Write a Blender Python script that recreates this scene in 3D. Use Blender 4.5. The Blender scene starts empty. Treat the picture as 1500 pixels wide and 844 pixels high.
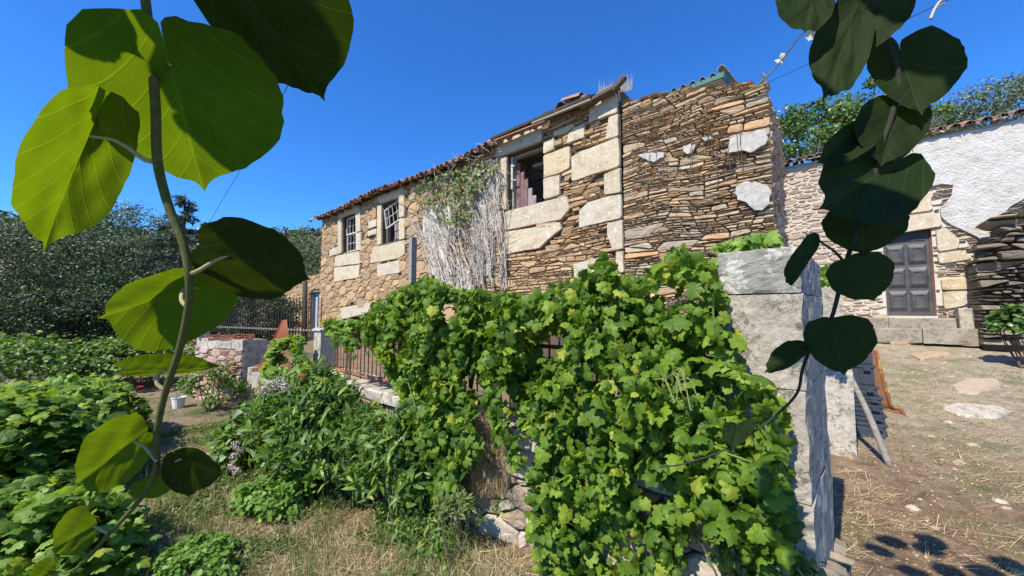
import bpy, bmesh, math, random
import numpy as np
from mathutils import Vector, Matrix
rs = np.random.RandomState(7)
random.seed(7)
scene = bpy.context.scene
COL = scene.collection
R = math.radians

# ------------------------------------------------------------------ camera, sky, sun, exposure
EYE = np.array([0.0, 0.0, 1.9])
FPX = 541.0                       # focal length in pixels of the 1500 px wide photograph
YAW, PITCH = R(41.5), math.atan(33 / 541)
cam = bpy.data.cameras.new("camera")
camo = bpy.data.objects.new("camera", cam); COL.objects.link(camo)
cam.sensor_width = 36.0; cam.lens = FPX / 1500 * 36
cam.clip_start = 0.02; cam.clip_end = 6000
camo.location = EYE
camo.rotation_euler = (R(90) + PITCH, 0, YAW)
scene.camera = camo

SUNV = np.array([-0.03, -0.85, 1.0]); SUNV /= np.linalg.norm(SUNV)     # towards the sun
world = bpy.data.worlds.new("World"); scene.world = world
world.use_nodes = True
wn = world.node_tree; wn.nodes.clear()
wout = wn.nodes.new("ShaderNodeOutputWorld"); wbg = wn.nodes.new("ShaderNodeBackground")
sky = wn.nodes.new("ShaderNodeTexSky"); sky.sky_type = 'NISHITA'; sky.sun_disc = False
sky.sun_elevation = math.asin(SUNV[2]); sky.sun_rotation = math.atan2(SUNV[0], SUNV[1])
sky.air_density = 1.0; sky.dust_density = 0.15; sky.ozone_density = 4.0; sky.altitude = 300
whs = wn.nodes.new("ShaderNodeHueSaturation"); whs.inputs['Saturation'].default_value = 1.15
whs.inputs['Value'].default_value = 1.0
wmx = wn.nodes.new("ShaderNodeMix"); wmx.data_type = 'RGBA'; wmx.blend_type = 'MULTIPLY'; wmx.inputs[0].default_value = 1.0
wmx.inputs[7].default_value = (.50, 1.00, 1.52, 1)        # the camera's deep blue rendering of the whole sky
wn.links.new(sky.outputs[0], whs.inputs['Color']); wn.links.new(whs.outputs[0], wmx.inputs[6]); wn.links.new(wmx.outputs[2], wbg.inputs[0])
wbg.inputs[1].default_value = 0.115
wn.links.new(wbg.outputs[0], wout.inputs[0])
sun = bpy.data.lights.new("sun", 'SUN'); sun.energy = 5.0; sun.angle = R(0.5); sun.color = (1.0, 0.93, 0.80)
suno = bpy.data.objects.new("sun", sun); COL.objects.link(suno)
suno.rotation_euler = Vector(SUNV).to_track_quat('Z', 'Y').to_euler()
suno.location = (0, -10, 20)
scene.view_settings.view_transform = 'Standard'; scene.view_settings.look = 'None'
scene.view_settings.exposure = 0.5; scene.view_settings.gamma = 1.0
scene.cycles.max_bounces = 6; scene.cycles.transmission_bounces = 4; scene.cycles.diffuse_bounces = 3
scene.cycles.glossy_bounces = 2; scene.cycles.transparent_max_bounces = 8

# ------------------------------------------------------------------ measuring helpers (points of the place)
cp, sp = math.cos(PITCH), math.sin(PITCH); cy, sy = math.cos(YAW), math.sin(YAW)
FW = np.array([-sy * cp, cy * cp, sp]); RT = np.array([cy, sy, 0.0]); UPV = np.array([sy * sp, -cy * sp, cp])
def ray(u, v): return FW + RT * ((u - 750) / FPX) + UPV * ((422 - v) / FPX)
def onY(u, v, Y): d = ray(u, v); return EYE + d * (Y / d[1])
def onD(u, v, t): return EYE + ray(u, v) * t
def onZ(u, v, z): d = ray(u, v); return EYE + d * ((z - EYE[2]) / d[2])

def sstep(a, b, x):
    t = np.clip((x - a) / (b - a), 0, 1); return t * t * (3 - 2 * t)
_ph = rs.rand(8, 3) * 6.28
def lump(x, y, s=1.0):
    z = 0
    for i in range(5):
        f = (0.7 * 1.9 ** i) / s
        z = z + np.sin(x * f * math.cos(i * 1.3) + y * f * math.sin(i * 1.3) + _ph[i, 0]) * np.sin(y * f * .9 - x * f * .4 + _ph[i, 1]) / 1.8 ** i
    return z
def G(x, y):
    x = np.asarray(x, float); y = np.asarray(y, float)
    gard = -0.05 + 0.30 * sstep(1.3, 2.1, y) * sstep(-3.4, -1.5, x) * sstep(4, 2.6, y)
    court = 0.30 * sstep(0.8, 3.3, y) + 0.10 * sstep(3.3, 5.4, y) + 0.83 * np.clip((y - 5.4) / 6.2, 0, 1)
    terr = -0.05 + 0.80 * sstep(2.15, 2.3, y)
    left = np.where(y > 1.3, gard * (1 - sstep(2.15, 2.3, y)) + terr * sstep(2.15, 2.3, y), gard)
    w = sstep(-0.45, -0.1, x)
    z = left * (1 - w) + court * w
    far = np.maximum(0, -x - 26); z = z + 17 * (1 - np.exp(-far * .19 / 17 * 1.25))
    far2 = np.maximum(0, y - 16); z = z + 26 * (1 - np.exp(-far2 * .30 / 26))
    z = z - 0.03 * np.maximum(0, np.hypot(x, y) - 300)
    z = z + lump(x, y) * 0.018 + lump(y, x, .28) * .007
    return z
def onG(u, v):
    d = ray(u, v); t = 0.5
    for _ in range(3000):
        p = EYE + d * t
        if p[2] <= float(G(p[0], p[1])): break
        t *= 1.004
    return p

# ------------------------------------------------------------------ mesh helpers
def mk_mesh(name, V, F, mat=None, rnd=None, smooth=False, uv=None):
    V = np.asarray(V, dtype=np.float32).reshape(-1, 3)
    me = bpy.data.meshes.new(name)
    if isinstance(F, np.ndarray):
        nf, k = F.shape
        me.vertices.add(len(V)); me.vertices.foreach_set('co', V.ravel())
        me.loops.add(nf * k); me.loops.foreach_set('vertex_index', F.astype(np.int32).ravel())
        me.polygons.add(nf); me.polygons.foreach_set('loop_start', np.arange(0, nf * k, k, dtype=np.int32))
        me.polygons.foreach_set('loop_total', np.full(nf, k, dtype=np.int32))
        me.update(calc_edges=True)
    else:
        me.from_pydata(V.tolist(), [], F); me.update()
    if rnd is not None:
        a = me.attributes.new('rnd', 'FLOAT', 'POINT')
        a.data.foreach_set('value', np.asarray(rnd, dtype=np.float32))
    if uv is not None:
        l = me.uv_layers.new(name='UVMap')
        idx = np.zeros(len(me.loops), dtype=np.int32); me.loops.foreach_get('vertex_index', idx)
        l.data.foreach_set('uv', np.asarray(uv, dtype=np.float32)[idx].ravel())
    if smooth: me.polygons.foreach_set('use_smooth', np.ones(len(me.polygons), dtype=bool))
    if mat: me.materials.append(mat)
    return me
def put(name, me, parent=None, loc=None, mat4=None):
    o = bpy.data.objects.new(name, me); COL.objects.link(o)
    if parent: o.parent = parent
    if mat4 is not None: o.matrix_basis = mat4
    elif loc is not None: o.location = loc
    return o
def worldloc(o):
    p = np.array(o.location)
    while o.parent: o = o.parent; p = p + np.array(o.location)
    return p
def obj(name, V, F, mat=None, parent=None, rnd=None, smooth=False, uv=None):
    V = np.asarray(V, dtype=float).reshape(-1, 3)
    c = (V.min(0) + V.max(0)) / 2; c[2] = V[:, 2].min()
    me = mk_mesh(name, V - c, F, mat, rnd, smooth, uv)
    return put(name, me, parent, c - (worldloc(parent) if parent else 0))
def thing(name, label, cat, loc=(0, 0, 0), group=None):
    o = bpy.data.objects.new(name, None); COL.objects.link(o); o.empty_display_size = .1
    o.location = loc; o['label'] = label; o['category'] = cat
    if group: o['group'] = group
    return o
def tag(o, label=None, cat=None, group=None, kind=None):
    if label: o['label'] = label
    if cat: o['category'] = cat
    if group: o['group'] = group
    if kind: o['kind'] = kind
    return o
class MB:
    def __init__(s): s.V = []; s.F = []; s.rn = []
    def add(s, V, F, rnd=0.5):
        b = len(s.V); s.V += [tuple(v) for v in V]; s.F += [tuple(b + i for i in f) for f in F]; s.rn += [rnd] * len(V); return s
    def box(s, a, b, rnd=.5, jit=0):
        (x0, y0, z0), (x1, y1, z1) = a, b
        V = np.array([(x0, y0, z0), (x1, y0, z0), (x1, y1, z0), (x0, y1, z0), (x0, y0, z1), (x1, y0, z1), (x1, y1, z1), (x0, y1, z1)], float)
        if jit: V += rs.uniform(-jit, jit, V.shape)
        return s.add(V, [(0, 3, 2, 1), (4, 5, 6, 7), (0, 1, 5, 4), (1, 2, 6, 5), (2, 3, 7, 6), (3, 0, 4, 7)], rnd)
    def beam(s, p, q, w, h, rnd=.5, up=(0, 0, 1)):
        p = np.array(p, float); q = np.array(q, float); d = q - p; d /= np.linalg.norm(d)
        a = np.cross(d, up); a /= np.linalg.norm(a); b = np.cross(a, d)
        V = []
        for e in (p, q):
            for i, j in ((-1, -1), (1, -1), (1, 1), (-1, 1)): V.append(e + a * w / 2 * i + b * h / 2 * j)
        return s.add(V, [(3, 2, 1, 0), (4, 5, 6, 7), (0, 1, 5, 4), (1, 2, 6, 5), (2, 3, 7, 6), (3, 0, 4, 7)], rnd)
    def tube(s, pts, rad, n=8, rnd=.5, cap=True):
        V, F = tube_geo(pts, rad, n, cap); return s.add(V, F, rnd)
    def build(s, name, mat, parent=None, smooth=False):
        return obj(name, s.V, s.F, mat, parent, s.rn, smooth)
def tube_geo(pts, rad, n=8, cap=True):
    P = np.array(pts, float); m = len(P)
    rad = np.full(m, rad) if np.isscalar(rad) else np.array(rad, float)
    T = np.gradient(P, axis=0); T /= np.linalg.norm(T, axis=1)[:, None] + 1e-12
    ref = np.array([0, 0, 1.0]) if abs(T[0][2]) < .9 else np.array([1.0, 0, 0])
    a = np.cross(T[0], ref); a /= np.linalg.norm(a); V = []
    for i in range(m):
        a = a - T[i] * a.dot(T[i]); a /= np.linalg.norm(a) + 1e-12; b = np.cross(T[i], a)
        for k in range(n):
            an = 2 * math.pi * k / n; V.append(P[i] + (a * math.cos(an) + b * math.sin(an)) * rad[i])
    F = [(i * n + k, i * n + (k + 1) % n, (i + 1) * n + (k + 1) % n, (i + 1) * n + k) for i in range(m - 1) for k in range(n)]
    if cap: F += [tuple(range(n - 1, -1, -1)), tuple(range((m - 1) * n, m * n))]
    return V, F
def spline(P, n):
    P = np.array(P, float)
    if len(P) < 3: return np.array([P[0] + (P[-1] - P[0]) * i / n for i in range(n + 1)])
    Q = np.vstack([2 * P[0] - P[1], P, 2 * P[-1] - P[-2]]); out = []
    m = len(P) - 1
    for i in range(n + 1):
        s = i / n * m; k = min(int(s), m - 1); t = s - k
        a, b, c, d = Q[k], Q[k + 1], Q[k + 2], Q[k + 3]
        out.append(.5 * (2 * b + (c - a) * t + (2 * a - 5 * b + 4 * c - d) * t * t + (3 * b - a - 3 * c + d) * t ** 3))
    return np.array(out)
def frames(nrm, ydir):
    n = nrm / (np.linalg.norm(nrm, axis=1)[:, None] + 1e-9)
    y = ydir - n * (ydir * n).sum(1)[:, None]; y /= np.linalg.norm(y, axis=1)[:, None] + 1e-9
    x = np.cross(y, n); return np.stack([x, y, n], axis=2)      # columns
def scatter_geo(TV, TF, pos, Rm, scl):
    TV = np.asarray(TV, float); TF = np.asarray(TF)
    n, m = len(pos), len(TV)
    scl = np.asarray(scl); scl = scl[:, None] * np.ones(3) if scl.ndim == 1 else scl
    V = np.einsum('nij,nmj->nmi', Rm, TV[None] * scl[:, None, :]) + pos[:, None, :]
    F = (TF[None] + (np.arange(n) * m)[:, None, None]).reshape(-1, TF.shape[1])
    return V.reshape(-1, 3), F
def scatter(name, T, pos, Rm, scl, mat, parent=None, rnd=None, smooth=False):
    V, F = scatter_geo(T[0], T[1], pos, Rm, scl)
    if rnd is None: rnd = rs.rand(len(pos))
    return obj(name, V, F, mat, parent, np.repeat(rnd, len(T[0])), smooth)
def rdir(n, up=0.0):
    v = rs.normal(size=(n, 3)); v[:, 2] += up; return v / np.linalg.norm(v, axis=1)[:, None]
def inpoly(px, py, poly):
    px = np.asarray(px); py = np.asarray(py); c = np.zeros(px.shape, bool); n = len(poly)
    for i in range(n):
        x0, y0 = poly[i]; x1, y1 = poly[i - 1]
        c ^= ((y0 > py) != (y1 > py)) & (px < (x1 - x0) * (py - y0) / (y1 - y0 + 1e-12) + x0)
    return c

# ------------------------------------------------------------------ materials
class NT:
    def __init__(s, name):
        s.m = bpy.data.materials.new(name); s.m.use_nodes = True; s.t = s.m.node_tree; s.t.nodes.clear()
        s.out = s.t.nodes.new('ShaderNodeOutputMaterial')
    def n(s, ty, ins=None, **kw):
        nd = s.t.nodes.new(ty)
        for k, v in kw.items(): setattr(nd, k, v)
        for k, v in (ins or {}).items(): s.set(nd.inputs[k], v)
        return nd
    def set(s, inp, v):
        if hasattr(v, 'is_output') or isinstance(v, bpy.types.NodeSocket): s.t.links.new(v, inp)
        else:
            if inp.type == 'RGBA' and len(v) == 3: v = (*v, 1)
            inp.default_value = v
    def pos(s, stretch=(1, 1, 1), rot=(0, 0, 0)):
        g = s.n('ShaderNodeNewGeometry').outputs['Position']
        return s.n('ShaderNodeMapping', {0: g, 'Scale': stretch, 'Rotation': rot}).outputs[0]
    def objc(s, stretch=(1, 1, 1)):
        return s.n('ShaderNodeMapping', {0: s.n('ShaderNodeTexCoord').outputs['Object'], 'Scale': stretch}).outputs[0]
    def noise(s, vec, scale, detail=4, rough=.6, dist=0):
        return s.n('ShaderNodeTexNoise', {'Vector': vec, 'Scale': scale, 'Detail': detail, 'Roughness': rough, 'Distortion': dist}).outputs[0]
    def math(s, op, a, b=0.0, c=0.0, clamp=False):
        nd = s.n('ShaderNodeMath', {0: a, 1: b, 2: c}, operation=op); nd.use_clamp = clamp; return nd.outputs[0]
    def ramp(s, fac, stops, interp='LINEAR'):
        nd = s.n('ShaderNodeValToRGB', {0: fac}); cr = nd.color_ramp; cr.interpolation = interp
        while len(cr.elements) < len(stops): cr.elements.new(.5)
        for e, (p, c) in zip(cr.elements, stops):
            e.position = p; e.color = (*c, 1) if not np.isscalar(c) else (c, c, c, 1)
        return nd.outputs[0]
    def mix(s, fac, a, b, mode='MIX'):
        nd = s.n('ShaderNodeMix', data_type='RGBA', blend_type=mode)
        s.set(nd.inputs[0], fac); s.set(nd.inputs[6], a); s.set(nd.inputs[7], b); return nd.outputs[2]
    def rnd(s):
        a = s.n('ShaderNodeAttribute', attribute_name='rnd').outputs['Fac']
        o = s.n('ShaderNodeObjectInfo').outputs['Random']
        return s.math('FRACT', s.math('ADD', a, o))
    def bump(s, h, st=.5, dist=.01, nrm=None):
        i = {'Strength': st, 'Distance': dist, 'Height': h}
        if nrm is not None: i['Normal'] = nrm
        return s.n('ShaderNodeBump', i).outputs[0]
    def bsdf(s, col, rough=.8, nrm=None, spec=.3, metal=0.0):
        i = {'Base Color': col, 'Roughness': rough, 'Specular IOR Level': spec, 'Metallic': metal}
        if nrm is not None: i['Normal'] = nrm
        return s.n('ShaderNodeBsdfPrincipled', i).outputs[0]
    def done(s, sh): s.t.links.new(sh, s.out.inputs[0]); return s.m

def m_stone(name, cols, layer=3.0, lichen=0.0, lichen_col=(.45, .45, .40), bump=.6, dark=(.05, .04, .03), stain=.5, fine=60, bd=.012):
    n = NT(name); p = n.pos((1, 1, layer)); r = n.rnd()
    base = n.ramp(r, cols)
    a = n.noise(p, 7, 6, .65); b = n.noise(p, 28, 6, .7); c = n.noise(n.pos(), 2.3, 3, .6)
    col = n.mix(n.ramp(a, [(.35, 0.0), (.65, 1.0)]), base, n.mix(.5, base, cols[len(cols) // 2][1]))
    v = n.math('MULTIPLY_ADD', b, 1.1, .45); col = n.mix(1.0, col, v, 'MULTIPLY')
    st = n.ramp(n.noise(n.pos((1, 1, 1.3)), 4.5, 5, .7), [(.5, 0.0), (.72, 1.0)])
    col = n.mix(n.math('MULTIPLY', st, stain), col, dark)
    if lichen:
        l1 = n.ramp(n.noise(n.pos(), 9, 6, .75), [(.62 - lichen * .2, 0.0), (.66 - lichen * .2, 1.0)])
        l2 = n.ramp(n.noise(n.pos(), 45, 3, .6), [(.4, 0.0), (.5, 1.0)])
        col = n.mix(n.math('MULTIPLY', l1, n.math('MULTIPLY', l2, .8)), col, lichen_col)
    h = n.math('ADD', n.math('MULTIPLY', n.noise(p, 18, 8, .75), 1.0), n.math('MULTIPLY', n.noise(n.pos((1, 1, 1.2)), fine, 4, .7), .35))
    return n.done(n.bsdf(col, .88, n.bump(h, bump, bd), .2))
SCHIST = m_stone('schist', [(0, (.30, .21, .14)), (.16, (.45, .29, .15)), (.32, (.33, .29, .23)), (.48, (.48, .31, .16)), (.62, (.41, .34, .24)), (.76, (.54, .29, .12)), (.86, (.47, .39, .27)), (1, (.31, .26, .21))], 3, bump=.7, stain=.35)
SCHIST2 = m_stone('rubble_stone', [(0, (.30, .20, .12)), (.2, (.40, .27, .15)), (.4, (.27, .21, .15)), (.6, (.46, .29, .15)), (.8, (.48, .36, .21)), (1, (.34, .26, .18))], 2, bump=.8, stain=.4)
SANDY = m_stone('dressed_granite', [(0, (.48, .39, .26)), (.3, (.56, .47, .32)), (.6, (.50, .44, .34)), (.8, (.56, .43, .24)), (1, (.45, .40, .32))], 1, lichen=.22, lichen_col=(.70, .67, .58), bump=.5, stain=.75, dark=(.33, .22, .10), fine=120, bd=.006)
GREY = m_stone('grey_granite', [(0, (.38, .335, .27)), (.5, (.50, .45, .37)), (1, (.42, .375, .305))], 1, lichen=.42, lichen_col=(.13, .12, .10), bump=1.0, stain=.5, dark=(.16, .15, .13), fine=90, bd=.012)
GREYCAP = m_stone('lichened_granite', [(0, (.24, .23, .20)), (1, (.30, .285, .25))], 1, lichen=.5, lichen_col=(.58, .56, .50), bump=1.0, stain=.8, dark=(.07, .07, .06), fine=90, bd=.012)
DARKST = m_stone('dark_field_stone', [(0, (.13, .11, .085)), (.5, (.22, .18, .135)), (1, (.32, .27, .20))], 3, lichen=.2, bump=.9)
PALEST = m_stone('pale_rubble', [(0, (.40, .33, .25)), (.3, (.52, .45, .34)), (.5, (.36, .24, .16)), (.7, (.55, .50, .41)), (1, (.42, .27, .18))], 3, bump=.8, stain=.35)
MORTAR = m_stone('earth_mortar', [(0, (.10, .075, .05)), (1, (.13, .10, .07))], 1, bump=.9)
WMORTAR = m_stone('lime_mortar', [(0, (.50, .46, .39)), (1, (.56, .51, .43))], 1, bump=.6, stain=.2, dark=(.4, .36, .3))

def m_simple(name, cols, scale=6, stretch=(1, 1, 1), rough=.8, bump=.4, spec=.3, var=.5, metal=0.0, detail=6, bd=.004, userand=True):
    n = NT(name); p = n.pos(stretch)
    f = n.noise(p, scale, detail, .65)
    if userand: f = n.math('ADD', n.math('MULTIPLY', f, 1 - var * .6), n.math('MULTIPLY', n.rnd(), var * .6))
    col = n.ramp(f, cols)
    return n.done(n.bsdf(col, rough, n.bump(n.noise(p, scale * 4, 6, .7), bump, bd), spec, metal))
WOOD = m_simple('weathered_wood', [(.25, (.13, .11, .09)), (.55, (.30, .27, .23)), (.8, (.46, .43, .38))], 9, (1, 1, 6), .9, .8)
DWOOD = m_simple('dark_timber', [(.25, (.035, .028, .022)), (.75, (.13, .10, .075))], 9, (4, 4, 1), .9, .8)
PAINTW = m_simple('flaking_white_paint', [(.3, (.22, .20, .17)), (.5, (.46, .44, .40)), (.8, (.62, .60, .56))], 30, (1, 1, 3), .6, .4)
REDWOOD = m_simple('faded_red_shutter_boards', [(.2, (.11, .045, .045)), (.42, (.20, .12, .115)), (.55, (.30, .26, .24)), (.85, (.38, .35, .32))], 11, (3, 3, .8), .85, .6)
TILE = m_simple('clay_roof_tile', [(.2, (.09, .055, .04)), (.42, (.24, .13, .09)), (.6, (.38, .24, .17)), (.85, (.22, .19, .15))], 10, (1, 1, 1), .9, .6, var=1.0)
RUST = m_simple('rusty_iron', [(.3, (.17, .06, .03)), (.6, (.36, .14, .07)), (.8, (.42, .22, .13))], 30, (1, 1, .3), .85, .5)
PLASTER = m_simple('rough_white_render', [(.25, (.40, .37, .32)), (.42, (.60, .57, .51)), (.58, (.68, .65, .60)), (.8, (.73, .70, .65))], 6, (1, 1, 1), .95, 1.0, var=0, bd=.05)
GPLASTER = m_simple('old_grey_render', [(.3, (.30, .275, .235)), (.5, (.46, .43, .38)), (.8, (.56, .53, .47))], 14, (1, 1, 1), .95, .8, var=.2, bd=.01)
WPLASTER = m_simple('old_limewash', [(.3, (.20, .165, .12)), (.45, (.42, .38, .31)), (.62, (.60, .56, .49))], 5, (1, 1, .5), .95, .7, var=.2, bd=.01)
DOORM = m_simple('dark_grey_door_paint', [(.3, (.055, .053, .056)), (.6, (.095, .092, .094)), (.8, (.15, .14, .13))], 5, (1, 1, 1), .45, .1, var=0)
DARKIN = m_simple('unlit_interior', [(.2, (.02, .018, .015)), (.8, (.04, .035, .03))], 3, rough=.95)  # near-black colour stands in for the unlit inside of the house
CRATE = m_simple('black_plastic_crate', [(.2, (.030, .038, .05)), (.8, (.06, .072, .09))], 12, (1, 1, 1), .5, .1, var=.4)
YELLOW = m_simple('rusting_yellow_paint', [(.35, (.20, .07, .03)), (.5, (.55, .28, .06)), (.8, (.62, .36, .08))], 14, (1, 1, 1), .7, .3)
BROWNM = m_simple('rust_brown_sheet', [(.3, (.10, .045, .028)), (.7, (.22, .11, .06))], 10, (1, 1, 1), .8, .4)
GREENP = m_simple('green_painted_fascia', [(.2, (.02, .10, .075)), (.8, (.04, .15, .11))], 10, rough=.5, bump=.1)
WHITEP = m_simple('white_plastic', [(.2, (.62, .62, .62)), (.8, (.80, .80, .80))], 10, rough=.4, bump=.05)
BLUED = m_simple('pale_blue_door_paint', [(.2, (.26, .33, .42)), (.8, (.42, .50, .60))], 10, (1, 1, .3), .7, .3)
CABLE = m_simple('black_cable', [(.2, (.02, .02, .02)), (.8, (.03, .03, .03))], 10, rough=.6)
REDFL = m_simple('red_petals', [(.2, (.55, .03, .02)), (.8, (.75, .10, .05))], 10, rough=.6)
ORFL = m_simple('salmon_petals', [(.2, (.65, .18, .10)), (.8, (.80, .30, .20))], 10, rough=.6)
DRYFL = m_simple('dry_flower_heads', [(.2, (.42, .32, .27)), (.8, (.62, .52, .46))], 30, rough=.9)
DEADV = m_simple('bleached_dead_stems', [(.2, (.24, .20, .16)), (.5, (.42, .37, .31)), (.8, (.58, .53, .46))], 40, (1, 1, .4), .95, .6, var=.8)
NETM = m_simple('rust_red_netting', [(.2, (.38, .12, .06)), (.8, (.52, .20, .11))], 30, rough=.9)
CLOTH = m_simple('pale_rag', [(.2, (.35, .33, .29)), (.8, (.55, .53, .48))], 12, rough=.95)
TWIG = m_simple('brown_stem_bark', [(.2, (.06, .045, .03)), (.8, (.16, .12, .08))], 30, (1, 1, .3), .9, .5)
GSTEM = m_simple('green_shoot', [(.2, (.13, .17, .045)), (.8, (.24, .26, .09))], 30, (1, 1, .3), .7, .4)
BARK = m_simple('tree_bark', [(.2, (.06, .05, .04)), (.8, (.17, .14, .11))], 12, (1, 1, .3), .95, .8)
STRAWM = None
def m_leaf(name, cols, trans=.4, rough=.5, spec=.35, tcol=None):
    n = NT(name); r = n.rnd(); col = n.ramp(r, cols)
    nz = n.noise(n.pos(), 25, 3, .6); col = n.mix(1.0, col, n.math('MULTIPLY_ADD', nz, .7, .65), 'MULTIPLY')
    b = n.bsdf(col, rough, None, spec)
    tc = n.mix(1.0, col, tcol or (1.9, 1.75, .55), 'MULTIPLY')
    t = n.n('ShaderNodeBsdfTranslucent', {'Color': tc}).outputs[0]
    return n.done(n.n('ShaderNodeMixShader', {0: trans, 1: b, 2: t}).outputs[0])
L_GRAPE = m_leaf('grape_leaf', [(0, (.050, .110, .014)), (.3, (.095, .175, .020)), (.75, (.150, .245, .026)), (.93, (.22, .31, .032)), (1, (.34, .36, .05))], .35, .5, .25)
L_GRAPED = m_leaf('young_grape_leaf', [(0, (.16, .28, .05)), (1, (.26, .38, .07))], .4, .45)
L_SHRUB = m_leaf('shrub_leaf', [(0, (.055, .105, .022)), (.6, (.10, .18, .030)), (.9, (.17, .27, .04)), (1, (.30, .36, .08))], .3, .45)
L_HERB = m_leaf('herb_leaf', [(0, (.10, .21, .035)), (1, (.20, .34, .05))], .35, .5)
L_WEED = m_leaf('low_weed_leaf', [(0, (.09, .13, .04)), (.5, (.13, .19, .055)), (1, (.20, .25, .08))], .3, .6)
L_OLIVE = m_leaf('silvery_olive_leaf', [(0, (.040, .062, .022)), (.5, (.085, .12, .045)), (.8, (.15, .19, .085)), (1, (.33, .37, .22))], .18, .5, .4, (1.2, 1.2, .7))
L_DARK = m_leaf('dark_evergreen_leaf', [(0, (.022, .040, .016)), (.7, (.045, .075, .028)), (1, (.085, .125, .045))], .18, .5)
L_CEDAR = m_leaf('blue_cedar_needles', [(0, (.030, .052, .038)), (1, (.085, .125, .100))], .12, .6)
L_HILL = m_leaf('hillside_foliage', [(0, (.050, .068, .028)), (.6, (.095, .125, .048)), (1, (.17, .19, .085))], .15, .7)
L_CITRUS = m_leaf('glossy_green_leaf', [(0, (.045, .095, .022)), (.7, (.085, .16, .034)), (1, (.17, .26, .055))], .25, .35, .5)
L_IVY = m_leaf('ivy_leaf', [(0, (.06, .10, .03)), (1, (.20, .27, .07))], .25, .5)
STRAW = m_leaf('straw', [(0, (.36, .27, .14)), (.5, (.52, .41, .23)), (1, (.66, .55, .35))], .15, .8, .1, (1, 1, 1))
GRASS = m_leaf('green_grass_blade', [(0, (.10, .16, .05)), (1, (.24, .30, .10))], .3, .6)
DRYG = m_leaf('dry_grass_blade', [(0, (.26, .17, .09)), (.6, (.44, .32, .17)), (1, (.55, .44, .26))], .2, .8, .1, (1, 1, 1))

def m_kiwi(name, dark, light, trans, tcol):
    n = NT(name); uv = n.n('ShaderNodeUVMap').outputs[0]
    sx = n.n('ShaderNodeSeparateXYZ', {0: uv}); x = n.math('SUBTRACT', sx.outputs[0], 2.0); y = n.math('SUBTRACT', sx.outputs[1], 2.0)
    ax = n.math('ABSOLUTE', x)
    # midrib, curved side veins, and fine cross veins between them
    mid = n.math('SUBTRACT', 1.0, n.math('MULTIPLY', ax, 38), clamp=True)
    curve = n.math('SUBTRACT', n.math('SUBTRACT', y, n.math('MULTIPLY', ax, .95)), n.math('MULTIPLY', n.math('MULTIPLY', ax, ax), -.38))
    k = n.math('MULTIPLY', n.math('ADD', curve, .05), 3.9)
    fr = n.math('ABSOLUTE', n.math('SUBTRACT', n.math('FRACT', k), .5))
    side = n.math('SUBTRACT', 1.0, n.math('MULTIPLY', n.math('SUBTRACT', .5, fr), 20), clamp=True)
    k2 = n.math('MULTIPLY', n.math('ADD', n.math('MULTIPLY', ax, 1.0), n.math('MULTIPLY', y, .75)), 19)
    wob = n.noise(uv, 7, 2, .5)
    fr2 = n.math('ABSOLUTE', n.math('SUBTRACT', n.math('FRACT', n.math('ADD', k2, n.math('MULTIPLY', wob, 2.2))), .5))
    ve = n.n('ShaderNodeTexVoronoi', {'Vector': uv, 'Scale': 15.0}, feature='DISTANCE_TO_EDGE').outputs[0]
    ve2 = n.n('ShaderNodeTexVoronoi', {'Vector': uv, 'Scale': 42.0}, feature='DISTANCE_TO_EDGE').outputs[0]
    net = n.math('MAXIMUM', n.math('SUBTRACT', 1.0, n.math('MULTIPLY', ve, 17), clamp=True), n.math('MULTIPLY', n.math('SUBTRACT', 1.0, n.math('MULTIPLY', ve2, 12), clamp=True), .45))
    fine = n.math('MAXIMUM', net, n.math('MULTIPLY', n.math('SUBTRACT', 1.0, n.math('MULTIPLY', n.math('SUBTRACT', .5, fr2), 7), clamp=True), .5))
    vein = n.math('MAXIMUM', mid, side)
    col = n.mix(n.noise(uv, 3.5, 4, .6), dark, light)
    col = n.mix(n.math('MULTIPLY', fine, .2), col, n.mix(1.0, light, (1.5, 1.4, 1.2), 'MULTIPLY'))
    col = n.mix(n.math('MULTIPLY', vein, .5), col, n.mix(1.0, light, (2.2, 1.9, 1.9), 'MULTIPLY'))
    spots = n.ramp(n.noise(n.pos(), 55, 4, .7), [(.66, 0.0), (.72, 1.0)])
    col = n.mix(n.math('MULTIPLY', spots, .55), col, (.07, .05, .015))
    col = n.mix(1.0, col, n.math('MULTIPLY_ADD', n.noise(n.pos(), 14, 4, .65), .8, .6), 'MULTIPLY')
    h = n.math('ADD', n.math('ADD', n.math('MULTIPLY', vein, 1.0), n.math('MULTIPLY', fine, .35)), n.math('MULTIPLY', n.noise(uv, 60, 3, .6), .12))
    # puckering between side veins
    h = n.math('ADD', h, n.math('MULTIPLY', fr, 1.6))
    nb = n.bump(h, .35, .0016)
    b = n.bsdf(col, .65, nb, .15)
    tc = n.mix(1.0, col, tcol, 'MULTIPLY')
    tc = n.mix(n.math('MULTIPLY', n.math('MAXIMUM', vein, n.math('MULTIPLY', fine, .45)), .38), tc, (.05, .10, .008))
    t = n.n('ShaderNodeBsdfTranslucent', {'Color': tc, 'Normal': nb}).outputs[0]
    return n.done(n.n('ShaderNodeMixShader', {0: trans, 1: b, 2: t}).outputs[0])
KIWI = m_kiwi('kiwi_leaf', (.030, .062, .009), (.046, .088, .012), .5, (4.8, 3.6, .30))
KIWID = m_kiwi('shaded_kiwi_leaf', (.011, .023, .005), (.018, .034, .006), .3, (3.4, 3.0, .4))  # the same leaf with shade put into its colour, near black
KSTEM = m_simple('hairy_kiwi_stem', [(.2, (.035, .045, .012)), (.55, (.075, .09, .022)), (.8, (.16, .15, .05))], 180, (1, 1, .6), .85, .9, bd=.001)
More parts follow.
